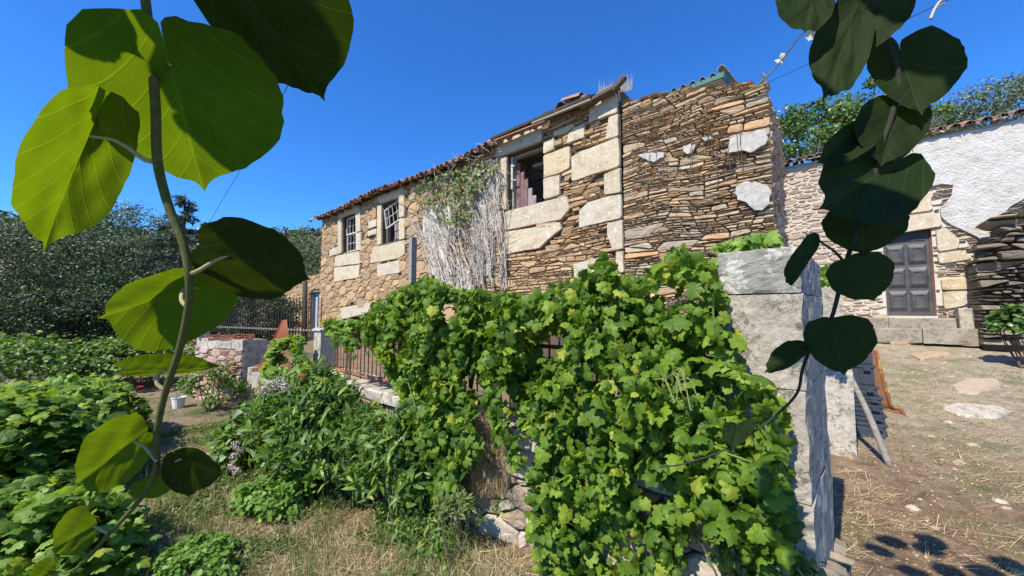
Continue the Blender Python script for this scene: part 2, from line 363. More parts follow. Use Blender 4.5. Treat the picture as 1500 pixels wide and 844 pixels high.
KPET = m_simple('pale_kiwi_leaf_stalk', [(.2, (.22, .22, .10)), (.8, (.40, .36, .20))], 120, rough=.8, bump=.5, bd=.001)
KSTEMD = m_simple('dark_kiwi_stem', [(.2, (.018, .02, .012)), (.8, (.045, .045, .028))], 120, rough=.85, bump=.6, bd=.001)

def ground_mat():
    n = NT('garden_soil'); p = n.pos()
    a = n.noise(p, 1.1, 5, .65); b = n.noise(p, 7, 12, .78); c = n.noise(n.pos((1, 2.5, 1), (0, 0, .5)), 55, 5, .75)
    soil = n.ramp(b, [(.25, (.12, .085, .055)), (.5, (.24, .175, .115)), (.75, (.38, .30, .21))])
    green = n.ramp(c, [(.3, (.045, .07, .022)), (.7, (.12, .155, .05))])
    col = n.mix(n.ramp(a, [(.50, 0.0), (.62, 1.0)]), soil, green)
    col = n.mix(n.ramp(c, [(.5, 0.0), (.72, .7)]), col, (.50, .41, .27))
    # the open yard on the right: paler trodden earth and grit
    sx = n.n('ShaderNodeSeparateXYZ', {0: n.n('ShaderNodeNewGeometry').outputs['Position']})
    yard = n.math('MULTIPLY', n.math('GREATER_THAN', sx.outputs[0], -.2), n.math('GREATER_THAN', sx.outputs[1], 1.5))
    up = n.ramp(n.math('ADD', n.math('MULTIPLY', sx.outputs[1], .1), n.math('MULTIPLY', a, .3)), [(.62, 0.0), (.85, 1.0)])
    ycol = n.mix(up, n.ramp(b, [(.3, (.09, .052, .032)), (.48, (.22, .14, .088)), (.62, (.35, .235, .15)), (.8, (.52, .39, .26))]),
                 n.ramp(b, [(.3, (.17, .14, .095)), (.48, (.34, .28, .20)), (.62, (.47, .40, .30)), (.8, (.60, .54, .43))]))
    ycol = n.mix(n.math('MULTIPLY', n.ramp(n.noise(p, 1.7, 5, .7), [(.52, 0.0), (.64, 1.0)]), .7), ycol, (.16, .17, .07))
    ycol = n.mix(n.ramp(c, [(.52, 0.0), (.74, .7)]), ycol, (.54, .44, .30))
    col = n.mix(yard, col, ycol)
    h = n.math('ADD', b, n.math('MULTIPLY', c, .6))
    return n.done(n.bsdf(col, .95, n.bump(h, .9, .03), .1))
GROUND = ground_mat()

# ------------------------------------------------------------------ ground
def axis(lo, hi, fine_lo, fine_hi, step, grow=1.18):
    a = list(np.arange(fine_lo, fine_hi + 1e-6, step)); s = step; x = fine_hi
    while x < hi: s *= grow; x += s; a.append(x)
    s = step; x = fine_lo; b = []
    while x > lo: s *= grow; x -= s; b.append(x)
    return np.array(b[::-1] + a)
gx = axis(-2500, 2500, -12, 5, .09); gy = axis(-2500, 2500, -2, 12.5, .09)
GX, GY = np.meshgrid(gx, gy); GZ = G(GX, GY)
nx, ny = len(gx), len(gy)
ii = (np.arange(ny - 1)[:, None] * nx + np.arange(nx - 1)[None]).ravel()
o = obj('ground', np.stack([GX, GY, GZ], -1).reshape(-1, 3), np.stack([ii, ii + 1, ii + nx + 1, ii + nx], 1), GROUND, smooth=True)
tag(o, kind='structure')

# ------------------------------------------------------------------ stonework
def clip(poly, n, c):                     # keep points with n.p <= c
    out = []; m = len(poly)
    for i in range(m):
        a, b = poly[i], poly[(i + 1) % m]; da = n[0] * a[0] + n[1] * a[1] - c; db = n[0] * b[0] + n[1] * b[1] - c
        if da <= 0: out.append(a)
        if (da < 0) != (db < 0) and abs(da - db) > 1e-12:
            t = da / (da - db); out.append((a[0] + (b[0] - a[0]) * t, a[1] + (b[1] - a[1]) * t))
    return out
def rubble(x0, x1, z0, z1, k, rmax, rmin, levels=8, gap=.005, seed=1, keep=None, warp=.04, dens=3.0):
    r_ = np.random.RandomState(seed); C = np.zeros((0, 2)); Rr = np.zeros(0)
    A0, A1, B0, B1 = x0, x1, z0 * k, z1 * k; area = (A1 - A0) * (B1 - B0)
    for r in np.geomspace(rmax, rmin, levels):
        m = int(area / (r * r) * dens / levels * 1.6) + 10
        P = np.stack([r_.uniform(A0, A1, m), r_.uniform(B0, B1, m)], 1); rr = r * r_.uniform(.8, 1.25, m)
        if r == rmin: rr *= 1
        for p, q in zip(P, rr):
            if len(C) and (np.hypot(C[:, 0] - p[0], C[:, 1] - p[1]) < (Rr + q) * .93).any(): continue
            C = np.vstack([C, p]); Rr = np.append(Rr, q)
    out = []
    for i in range(len(C)):
        c = C[i]
        if keep is not None and not keep(c[0], c[1] / k): continue
        d = np.hypot(C[:, 0] - c[0], C[:, 1] - c[1]); nb = np.argsort(d)[1:22]
        s = Rr[i] * 3.2 + rmin; poly = [(c[0] - s, c[1] - s), (c[0] + s, c[1] - s), (c[0] + s, c[1] + s), (c[0] - s, c[1] + s)]
        for n_, c_ in (((1, 0), A1), ((-1, 0), -A0), ((0, 1), B1), ((0, -1), -B0)): poly = clip(poly, n_, c_ - gap * .3)
        for j in nb:
            n_ = (C[j] - c) / d[j]
            off = n_.dot(c) + (d[j] ** 2 + Rr[i] ** 2 - Rr[j] ** 2) / (2 * d[j]) - gap * math.hypot(n_[0], n_[1] * k) * r_.uniform(.5, 1.3)
            poly = clip(poly, n_, off)
            if len(poly) < 3: break
        if len(poly) < 3: continue
        P = np.array(poly); P[:, 1] /= k
        if warp: P[:, 1] += warp * np.sin(P[:, 0] * 1.7 + seed) * np.sin(P[:, 1] * 1.3 + 2) + warp * .5 * np.sin(P[:, 0] * 4.1 + P[:, 1])
        ar = .5 * abs(np.dot(P[:, 0], np.roll(P[:, 1], 1)) - np.dot(P[:, 1], np.roll(P[:, 0], 1)))
        if ar < .0004: continue
        out.append((P, ar))
    return out
def area2(P): return .5 * abs(sum(P[i][0] * P[i - 1][1] - P[i][1] * P[i - 1][0] for i in range(len(P))))
def slabs(cells, hlo, hhi, asp, gap=.004, seed=1, warp=.0, keep=None):
    """split rough cells into flat bedded slabs: nearly level beds, slanted end joints"""
    r_ = np.random.RandomState(seed); out = []
    def go(P, d):
        Q = np.array(P); w, h = np.ptp(Q, axis=0); c = Q.min(0) + np.array([w, h]) * r_.uniform(.36, .64, 2)
        th = hlo + (hhi - hlo) * r_.rand() ** 1.5; tw = max(h, th * .7) * r_.uniform(*asp)
        if d < 9 and h > th * 1.35: a = r_.normal(.02, .055); n = (-math.sin(a), math.cos(a))
        elif d < 9 and w > tw * 1.3: a = r_.normal(0, .35); n = (math.cos(a), math.sin(a))
        else:
            m = len(P); sg = 1 if sum(P[i - 1][0] * P[i][1] - P[i - 1][1] * P[i][0] for i in range(m)) > 0 else -1; R_ = list(P)
            for i in range(m):
                e = np.array(P[(i + 1) % m]) - np.array(P[i]); L = np.linalg.norm(e)
                if L < 1e-4: continue
                n = np.array([e[1], -e[0]]) / L * sg; R_ = clip(R_, n, n.dot(P[i]) - gap * r_.uniform(.2, 1.2))
                if len(R_) < 3: return
            R_ = np.array(R_); a = area2(R_)
            if a > .0004 and (keep is None or keep(*R_.mean(0))): out.append((R_, a))
            return
        k = n[0] * c[0] + n[1] * c[1]
        for s_ in (1, -1):
            q = clip(P, (n[0] * s_, n[1] * s_), k * s_)
            if len(q) >= 3 and area2(q) > .0003: go(q, d + 1)
    for P, a in cells: go([tuple(p) for p in P], 0)
    if warp:
        for P, a in out: P[:, 1] += warp * np.sin(P[:, 0] * 2.3 + seed) * np.sin(P[:, 1] * 1.7 + 2) + warp * .4 * np.sin(P[:, 0] * 6.1 + P[:, 1] * 2)
    return out
def chaikin(P, q=.22):
    N = np.roll(P, -1, 0); L = np.linalg.norm(N - P, axis=1)[:, None] + 1e-9
    a = np.minimum(q * L, .05) / L
    return np.stack([P + (N - P) * a, N - (N - P) * a], 1).reshape(-1, 2)
def stone_geo(P, frame, proud=.03, back=.05, rag=.006, cham=.012, seg=.07, tilt=.02, flat=False, rr=rs, chq=.13):
    """an irregular stone: ragged outline, chamfered shoulder, uneven face. frame = (origin, uaxis, vaxis, normal outwards)"""
    O, U, Vv, Nn = frame
    P = chaikin(P, chq) if chq else P
    Q = []
    m = len(P)
    for i in range(m):
        a, b = P[i], P[(i + 1) % m]; k = max(1, int(np.linalg.norm(b - a) / seg))
        for j in range(k): Q.append(a + (b - a) * j / k)
    Q = np.array(Q); c = Q.mean(0); n = len(Q)
    ext = np.ptp(Q, axis=0); lim = min(ext) * .25
    D = Q - c; L = np.linalg.norm(D, axis=1)[:, None] + 1e-9
    Q = Q - D / L * rr.uniform(0, min(rag, lim), (n, 1))
    D = Q - c; hs = np.maximum(ext, 1e-3) / 2
    ch = min(cham, lim)
    def ring(inset, dep):
        s = 1 - inset / hs; s = np.clip(s, .3, 1)
        return c + D * s, np.full(n, dep) if np.isscalar(dep) else dep
    tx, tz = rr.uniform(-tilt, tilt, 2); 
    f2 = proud + (D[:, 0] / hs[0]) * tx * .5 + (D[:, 1] / hs[1]) * tz + rr.uniform(-.3, .3, n) * min(.008, proud * .3)
    rings = [ring(0, -back), ring(0, proud * .25), ring(ch, f2)]
    fi = proud + rr.uniform(0, .010, n) * (0.2 if flat else 1) + (D[:, 0] / hs[0]) * tx * .3 + (D[:, 1] / hs[1]) * tz * .6
    rings.append((c + D * (.55 + rr.uniform(-.12, .12, (n, 1))), fi))
    V = []
    for Qr, dp in rings:
        for q, d in zip(Qr, dp): V.append(O + U * q[0] + Vv * q[1] + Nn * d)
    V.append(O + U * c[0] + Vv * c[1] + Nn * (proud + rr.uniform(-.004, .008)))
    F = []
    ar = np.dot(Q[:, 0], np.roll(Q[:, 1], -1)) - np.dot(Q[:, 1], np.roll(Q[:, 0], -1))
    fl = (ar > 0) == (np.dot(np.cross(U, Vv), Nn) > 0)
    for r in range(3):
        for i in range(n):
            j = (i + 1) % n; f = (r * n + i, r * n + j, (r + 1) * n + j, (r + 1) * n + i); F.append(f if fl else f[::-1])
    for i in range(n):
        j = (i + 1) % n; f = (3 * n + i, 3 * n + j, 4 * n); F.append(f if fl else f[::-1])
    return V, F
FR = lambda Y: (np.array([0, Y, 0.0]), np.array([1.0, 0, 0]), np.array([0, 0, 1.0]), np.array([0, -1.0, 0]))
def lay(parent, polys, frame, mat, name='stone', limit=300, proud=(.01, .045), minarea=.003, **kw):
    """every stone of the wall face an object; past the limit the smallest go into one joined part"""
    O, U, Vv, Nn = frame
    def vis(P, a):
        c = O + U * P[:, 0].mean() + Vv * P[:, 1].mean(); return a / max(np.sum((c - EYE) ** 2), .1)
    polys = sorted(polys, key=lambda t: -vis(*t))
    mb = MB()
    for i, (P, a) in enumerate(polys):
        V, F = stone_geo(P, frame, proud=rs.uniform(*proud), **kw)
        if i < limit and a > minarea: obj(name, V, F, mat, parent, np.full(len(V), rs.rand()))
        else: mb.add(V, F, rs.rand())
    if mb.V: tag(mb.build('small_stones', mat, parent), kind='stuff')
def xz(pts, Y): return np.array([[onY(u, v, Y)[0], onY(u, v, Y)[2]] for u, v in pts])
def wall_slab(x0, x1, y0, y1, z0, z1, holes, mat, parent, name='wall'):
    xs = sorted({x0, x1, *[h[0] for h in holes], *[h[1] for h in holes]}); zs = sorted({z0, z1, *[h[2] for h in holes], *[h[3] for h in holes]})
    mb = MB()
    for a, b in zip(xs, xs[1:]):
        run = None
        for c, d in zip(zs, zs[1:]):
            mx, mz = (a + b) / 2, (c + d) / 2
            if any(h[0] < mx < h[1] and h[2] < mz < h[3] for h in holes):
                if run: mb.box((a, y0, run[0]), (b, y1, run[1])); run = None
            else: run = (run[0], d) if run else (c, d)
        if run: mb.box((a, y0, run[0]), (b, y1, run[1]))
    return mb.build(name, mat, parent)

# ---- main house
HY = 5.5
house = thing('stone_house', 'long two-storey stone farmhouse with pale granite window surrounds and sagging tiled eave', 'house', (-8, HY + 2.5, .75))
XL = onY(470, 400, HY)[0]; XR = onY(911, 250, HY)[0]; ZT = onY(906, 136, HY)[2]
W1 = (xz([(502.2, 345)], HY)[0][0], xz([(522.4, 345)], HY)[0][0], xz([(512, 368.8)], HY)[0][1], xz([(512, 315)], HY)[0][1])
W2 = (xz([(560, 330)], HY)[0][0], xz([(585.8, 330)], HY)[0][0], xz([(573, 354)], HY)[0][1], xz([(573, 295)], HY)[0][1])
W3 = (xz([(743.6, 260)], HY)[0][0], xz([(796.5, 260)], HY)[0][0], xz([(770, 301.2)], HY)[0][1], xz([(770, 217.8)], HY)[0][1])
W4 = (xz([(513, 480)], HY)[0][0], xz([(540, 480)], HY)[0][0], .8, xz([(526, 466)], HY)[0][1])
HOLES = [W1, W2, W3, W4]
wall_slab(XL + .02, XR - .02, HY + .03, HY + .6, .4, ZT - .05, HOLES, MORTAR, house, 'front_wall')
mb = MB(); mb.box((XL, HY + .6, .4), (XL + .55, HY + 6, ZT - .05)); mb.box((XR - .55, HY + .6, .4), (XR - .02, HY + 6, ZT - .05)); mb.box((XL, HY + 6, .4), (XR, HY + 6.5, ZT))
mb.build('side_walls', MORTAR, house)
MB().box((onY(722, 210, HY)[0], HY + .035, ZT - .049), (XR - .03, HY + .5, ZT + .10)).build('wall_head', MORTAR, house)
MB().box((XL + .55, HY + .6, 2.6), (XR - .55, HY + 6, 2.75)).build('upper_floor', DARKIN, house)
# inner partition seen through the open window
MB().box((-7.4, HY + 2.1, 2.75), (XR - .55, HY + 2.4, 6.0)).build('inner_wall', SCHIST2, house)
pp = rubble(-6.4, -4.6, 4.2, 5.9, 2.2, .16, .05, seed=41, warp=0)
for P, a in pp[:]:
    V, F = stone_geo(P, FR(HY + 2.1), proud=.03); obj('inner_stone', V, F, SCHIST2, house, np.full(len(V), rs.rand()))
BLK = [
 [(497, 309), (528, 297.5), (528, 309.5), (497, 321)], [(496.3, 321), (502.2, 319), (502.2, 371), (496.3, 373)], [(522.6, 311), (529.8, 308), (529.8, 339), (522.6, 341)], [(522.6, 341.5), (530.5, 339.5), (530.5, 366.5), (522.6, 368)],
 [(483.5, 366), (496, 361), (496, 373), (483.5, 376.7)], [(492.4, 375), (528, 367.4), (529, 386.5), (491.6, 391)], [(490.7, 392), (528.9, 387.5), (527, 407), (490.7, 413.5)],
 [(553.8, 287.8), (593, 275), (593, 288), (557, 299.3)], [(553.8, 301), (560, 299), (560, 358), (553.8, 360)], [(541, 325), (553.3, 320.4), (553.3, 332), (541, 336)], [(585.8, 290), (593.8, 287), (593.8, 318), (585.8, 320)], [(585.8, 320.6), (594.5, 318.5), (594.5, 350.5), (585.8, 352.5)],
 [(546.7, 362.5), (594.7, 351.4), (594.7, 373), (586, 379), (544, 386.5)], [(553.8, 387.8), (587.5, 380.6), (587.5, 399.8), (553.8, 406)], [(540, 339), (553.5, 335), (553.5, 343), (540, 347)],
 [(726.7, 209.5), (796, 181), (796, 206.9), (743, 227), (726.7, 232)], [(734, 233), (743.5, 229.5), (743.5, 308), (737, 310)],
 [(796.9, 207.8), (813.8, 201.5), (813.8, 220), (796.9, 227.3)], [(796.9, 228.2), (836.9, 213.5), (836.9, 247), (820.9, 255.3), (796.9, 261.5)], [(797, 262.3), (822, 256), (822.7, 286.3), (797, 293.7)],
 [(844, 186.4), (858, 180), (858, 202), (831, 212.5), (833, 198)],
 [(864.4, 152.7), (904.4, 135.5), (907, 166), (863.5, 182)], [(892.9, 172.4), (907, 167), (907.6, 199.8), (887.5, 206)], [(838, 230.9), (851, 222.9), (908, 200.9), (910.6, 245), (838, 268)],
 [(885.6, 255), (910.6, 246), (911.2, 283), (886, 288)], [(849, 309.7), (862, 296), (883, 289.5), (912, 284), (913.4, 320.4), (849.4, 335.3)], [(890, 326.2), (913.4, 321.5), (914.4, 366), (898, 367), (890, 346)],
 [(903, 368.5), (914.5, 367), (916, 400), (903, 402)], [(841, 386.5), (881, 376), (896, 389), (890, 405), (843, 412)],
 [(739.5, 310.8), (832, 286.6), (836.5, 305.5), (824, 322.5), (740.5, 338.5)], [(740.5, 340), (822.7, 325.2), (825, 335), (806.7, 350.3), (792, 365), (737, 373.7)],
 [(498.7, 451), (546, 442.6), (540, 458.7), (502.5, 468)], [(505, 470), (513, 468), (513, 500), (505, 500)], [(540, 466), (548, 465), (548, 498), (540, 500)],
 [(719, 312), (737, 309), (737, 338), (719, 341)], [(812, 193), (843, 181), (843, 187), (831, 197), (812, 201)]]
BX = [xz(b, HY) for b in BLK]
def inblk(x, z, m=0.0):
    for B in BX:
        if inpoly(np.array([x]), np.array([z]), B.tolist())[0]: return True
    return False
def keep_house(x, z):
    for h in HOLES:
        if h[0] - .04 < x < h[1] + .04 and h[2] - .03 < z < h[3] + .03: return False
    return not inblk(x, z)
def fit_holes(polys, holes):
    out = []
    for P, a in polys:
        P = P.copy(); bad = False
        for h in holes:
            if P[:, 0].max() > h[0] and P[:, 0].min() < h[1] and P[:, 1].max() > h[2] and P[:, 1].min() < h[3]:
                opts = [((1, 0), h[0]), ((-1, 0), -h[1]), ((0, 1), h[2]), ((0, -1), -h[3])]
                best = max((clip([tuple(q) for q in P], n_, c_) for n_, c_ in opts), key=lambda q: 0 if len(q) < 3 else abs(sum(q[i][0] * q[i - 1][1] - q[i][1] * q[i - 1][0] for i in range(len(q)))))
                if len(best) < 3: bad = True; break
                P = np.array(best)
        if not bad: out.append((P, a))
    return out
for B in BX:
    V, F = stone_geo(B, FR(HY), proud=rs.uniform(.036, .048), back=.02, rag=.016, cham=.008, seg=.14, tilt=.004, flat=True, chq=.05)
    obj('dressed_stone', V, F, SANDY, house, np.full(len(V), rs.rand()))
polys = slabs(rubble(-6.6, XR - .03, 1.6, ZT + .06, 1.6, .42, .16, levels=5, seed=3, warp=0, gap=0), .06, .21, (1.5, 3.6), .004, 14, .02, keep_house)
polys += rubble(XL + .02, -6.62, 1.2, ZT - .12, 1.7, .23, .06, seed=5, keep=keep_house, warp=.02)
lay(house, fit_holes(polys, HOLES), FR(HY), SCHIST2, limit=300, proud=(.012, .034), cham=.009)

# openings: timber frames, sashes, shutters
def sash(parent, x0, x1, z0, z1, y, cols, rows, w=.035, skew=0.0, mid=None, name='window_sash'):
    """a small-paned sash: rails, stiles and glazing bars"""
    mb = MB(); cx, cz = (x0 + x1) / 2, (z0 + z1) / 2; ca, sa = math.cos(skew), math.sin(skew)
    def pt(x, z): dx, dz = x - cx, z - cz; return (cx + dx * ca - dz * sa, y, cz + dx * sa + dz * ca)
    for x in (x0 + w / 2, x1 - w / 2): mb.beam(pt(x, z0), pt(x, z1), .045, w, up=(1, 0, 0))
    for z in (z0 + w / 2, z1 - w / 2): mb.beam(pt(x0 + w, z), pt(x1 - w, z), .043, w * 1.1)
    for i in range(1, cols): x = x0 + (x1 - x0) * i / cols; mb.beam(pt(x, z0 + w), pt(x, z1 - w), .02, .015, up=(1, 0, 0))
    for j in range(1, rows): z = z0 + (z1 - z0) * j / rows; mb.beam(pt(x0 + w, z), pt(x1 - w, z), .018, .016)
    return mb.build(name, PAINTW, parent)
def win(h, group=None):
    w = MB()
    for a, b in (((h[0] + .002, HY + .14, h[2]), (h[0] + .05, HY + .24, h[3])), ((h[1] - .05, HY + .14, h[2]), (h[1] - .002, HY + .24, h[3])), ((h[0] + .05, HY + .14, h[3] - .05), (h[1] - .05, HY + .24, h[3] - .002)), ((h[0] + .05, HY + .14, h[2] + .002), (h[1] - .05, HY + .24, h[2] + .04))): w.box(a, b)
    return w.build('window_frame', WOOD, house)
wf = win(W1); hm = (W1[2] + W1[3]) / 2
sash(wf, W1[0] + .05, W1[1] - .05, hm, W1[3] - .05, HY + .12, 4, 2); sash(wf, W1[0] + .05, W1[1] - .05, W1[2] + .04, hm - .01, HY + .16, 4, 2)
MB().box((W1[0] + .05, HY + .5, W1[2]), (W1[1] - .05, HY + .53, W1[3])).build('shutter', DWOOD, wf)
wf = win(W2)
sash(wf, W2[0] + .06, W2[1] - .04, W2[2] + .50, W2[3] - .08, HY + .06, 4, 2, skew=.22)
mb = MB()
for i in range(5): mb.box((W2[0] + .1 + i * .13, HY + .34 + .01 * (i % 2), W2[2] + .02), (W2[0] + .215 + i * .13, HY + .37 + .01 * (i % 2), W2[3] - .45 - .07 * i))
mb.build('shutter', REDWOOD, wf)
wf = win(W3)
for i in range(5):      # boards of the half-open shutter, tops stepping down at a slant
    t = i / 5; x = W3[0] + .06 + i * .105
    m_ = MB(); hgt = W3[3] - .14 - i * .19 - .02 * (i % 2)
    m_.box((x, HY + .20 + .008 * (i % 2), W3[2] + .03), (x + .097, HY + .23 + .008 * (i % 2), hgt), jit=.004)
    m_.build('shutter_board', REDWOOD, wf)
MB().beam((W3[0] + .035, HY + .1, W3[2] + .45), (W3[0] + .035, HY + .1, W3[3] - .02), .02, .05, up=(1, 0, 0)).beam((W3[0] + .02, HY + .09, W3[2] + .62), (W3[0] + .16, HY + .09, W3[2] + .62), .02, .02).beam((W3[0] + .02, HY + .09, W3[2] + .92), (W3[0] + .12, HY + .09, W3[2] + .92), .02, .02).build('window_sash', PAINTW, wf)
MB().box((W3[0] + .3, HY + .45, W3[3] - .2), (W3[1] + .2, HY + .55, W3[3] - .15)).build('inner_lintel', WOOD, wf)
wf = MB().box((W4[0], HY + .35, W4[2]), (W4[1], HY + .4, W4[3])).build('dark_opening_sheet', DWOOD, house)  # dark sheet filling the opening, standing in for the shade inside

# render clinging to the wall behind the creeper
def patch(parent, name, pts, Y, mat, thick=.02, proud=.045, seg=.06, rag=.03):
    P = xz(pts, Y); Q = []
    for i in range(len(P)):
        a, b = P[i], P[(i + 1) % len(P)]; k = max(1, int(np.linalg.norm(b - a) / seg))
        for j in range(k): Q.append(a + (b - a) * j / k + rs.uniform(-rag, rag, 2) * (1 if j else .3))
    from mathutils.geometry import delaunay_2d_cdt
    n = len(Q); A = np.array(Q); lo, hi = A.min(0), A.max(0); st = max(seg, .1)
    GXp, GZp = np.meshgrid(np.arange(lo[0], hi[0], st), np.arange(lo[1], hi[1], st)); I = np.stack([GXp.ravel(), GZp.ravel()], 1) + rs.uniform(-.3, .3, (GXp.size, 2)) * st
    I = I[inpoly(I[:, 0], I[:, 1], A.tolist())] if len(I) else I
    vs, _, fs, *_r = delaunay_2d_cdt([Vector(q) for q in list(A) + list(I)], [], [list(range(n))], 1, 1e-5)
    vs = [(v[0], v[1]) for v in vs]; m = len(vs)
    V = [(x, Y - proud + (rs.uniform(-.006, .004)), z) for x, z in vs]; F = [tuple(f) for f in fs]
    cnt = {}
    for f in F:
        for i in range(len(f)): e = (f[i], f[(i + 1) % len(f)]); cnt[e] = 1
    for (i, j) in [e for e in cnt if (e[1], e[0]) not in cnt]:
        k = len(V); V += [(vs[i][0], Y - proud + thick + .02, vs[i][1]), (vs[j][0], Y - proud + thick + .02, vs[j][1])]; F.append((j, i, k, k + 1))
    return obj(name, V, F, mat, parent, np.full(len(V), .5))
for pts in ([(622, 312), (645, 300), (668, 305), (672, 345), (655, 372), (664, 420), (645, 425), (632, 392), (622, 350)], [(690, 262), (712, 250), (735, 246), (733, 300), (722, 340), (728, 385), (706, 420), (690, 380), (696, 330), (684, 300)], [(672, 385), (690, 398), (700, 440), (668, 440)]):
    patch(house, 'render_patch', pts, HY, WPLASTER, .02, .055, .06, .02)

# roof: timbers, boards and barrel tiles
def tile_mesh(L=.42, r0=.085, r1=.068, n=7, t=.012):
    V = []; F = []
    for s, (y, r) in enumerate(((0, r0), (L, r1))):
        for k in range(n):
            a = math.pi * k / (n - 1); V.append((r * math.cos(a), y, r * math.sin(a)))
        for k in range(n):
            a = math.pi * k / (n - 1); V.append(((r - t) * math.cos(a), y, (r - t) * math.sin(a)))
    for k in range(n - 1):
        F += [(k, k + 1, 2 * n + k + 1, 2 * n + k), (n + k + 1, n + k, 3 * n + k, 3 * n + k + 1), (k + 1, k, n + k, n + k + 1)]
    F += [(0, 2 * n, 3 * n, n), (n - 1, 2 * n - 1, 4 * n - 1, 3 * n - 1)]
    return V, F
TILE_V, TILE_F = tile_mesh()
tile_me = mk_mesh('roof_tile', TILE_V, TILE_F, TILE, np.zeros(len(TILE_V)))
def roof_tiles(parent, x0, x1, y0, z0, slope, rows, step=.2, miss=0.0, jit=.02, yaw=0.0, limit=300, sag=None):
    pl = worldloc(parent); k = 0
    for r in range(rows):
        x = x0
        while x < x1:
            x += step * rs.uniform(.92, 1.08)
            if rs.rand() < miss: continue
            dz = sag(x) if sag else 0
            for pan in (0, 1):
                y = y0 + r * .34 + rs.uniform(-jit, jit) * 1.5; z = z0 + (y - y0) * math.tan(slope) + dz + rs.uniform(0, jit * .6)
                xx = x + (step / 2 if pan else 0)
                M4 = Matrix.Translation(Vector((xx - pl[0], y - pl[1], z + (.055 if pan else 0) - pl[2]))) @ Matrix.Rotation(slope + rs.uniform(-.06, .06), 4, 'X') @ Matrix.Rotation(rs.uniform(-.09, .09), 4, 'Z') @ (Matrix.Rotation(math.pi, 4, 'Y') if pan else Matrix.Identity(4))
                if k < limit: put('roof_tile', tile_me, parent, mat4=M4)
                k += 1
XV = onY(722, 210, HY)[0]
def sag(x): return .05 * math.sin(x * 1.1) - .02
SL = R(20)
roof_tiles(house, XL - .15, XV + .1, HY - .30, ZT - .16, SL, 2, .205, .03, .03, sag=sag)
mb = MB()
for a, b in ((XL - .1, XV + .2),):
    mb.add([(a, HY - .24, ZT - .14), (b, HY - .24, ZT - .14), (b, HY + 3.2, ZT + 1.12), (a, HY + 3.2, ZT + 1.12), (a, HY - .24, ZT - .11), (b, HY - .24, ZT - .11), (b, HY + 3.2, ZT + 1.15), (a, HY + 3.2, ZT + 1.15)], [(0, 3, 2, 1), (4, 5, 6, 7), (0, 1, 5, 4), (1, 2, 6, 5), (2, 3, 7, 6), (3, 0, 4, 7)])
    mb.add([(a, HY + 3.2, ZT + 1.12), (XR, HY + 3.2, ZT + 1.12), (XR, HY + 6.6, ZT - .1), (a, HY + 6.6, ZT - .1), (a, HY + 3.2, ZT + 1.15), (XR, HY + 3.2, ZT + 1.15), (XR, HY + 6.6, ZT - .07), (a, HY + 6.6, ZT - .07)], [(0, 3, 2, 1), (4, 5, 6, 7), (0, 1, 5, 4), (1, 2, 6, 5), (2, 3, 7, 6), (3, 0, 4, 7)])
mb.build('roof', TILE, house)
for i, x in enumerate(np.arange(XL + .2, XV, .55)):
    MB().beam((x, HY - .26, ZT - .19 + sag(x)), (x, HY + .8, ZT + .17 + sag(x)), .07, .09).build('rafter_end', DWOOD, house)
MB().beam((XL - .55, HY - .22, ZT - .10), (XL + .6, HY - .2, ZT - .13), .05, .05).build('purlin_end', WOOD, house)
MB().beam((XL + .1, HY - .22, ZT - .25), (XL + .1, HY - .22, ZT + .12), .06, .08).build('gable_board', WOOD, house)
# wall plate and broken eave timbers over the right half
for pa, pb, Y0, w, h, nm, mt in (((722, 205), (868, 143), HY - .20, .16, .05, 'eave_board', DWOOD), ((780, 181), (866, 146), HY - .26, .05, .03, 'eave_batten', WOOD), ((725, 207), (800, 178), HY - .22, .10, .025, 'eave_batten', TILE),
                         ((850, 158), (906, 127), HY - .16, .14, .05, 'eave_board', DWOOD), ((800, 172), (870, 149), HY - .08, .3, .03, 'eave_board', DWOOD), ((898, 133), (916, 112), HY - .18, .09, .06, 'broken_board', DWOOD), ((846, 152), (858, 143), HY - .24, .05, .06, 'broken_board', WOOD),
                         ((806, 190), (843, 172), HY - .1, .03, .02, 'eave_batten', WOOD), ((880, 143), (902, 131), HY - .05, .3, .02, 'eave_board', WOOD)):
    MB().beam(onY(*pa, Y0), onY(*pb, Y0), w, h, rs.rand()).build(nm, mt, house)
pl = worldloc(house)
for (u, v, rz, rx) in ((822, 151, .9, .1), (852, 138, 1.5, .2), (862, 141, 1.3, .4), (872, 140, .4, .6), (786, 173, 1.2, .1), (766, 184, 1.0, .2), (778, 180, .2, .3), (727, 200, .3, .2), (735, 197, 1.4, .1), (748, 194, .9, .2)):
    p = onY(u, v + 5, HY - .1); put('roof_tile', tile_me, house, mat4=Matrix.Translation(Vector(p - pl)) @ Matrix.Rotation(rz, 4, 'Z') @ Matrix.Rotation(rx, 4, 'X'))

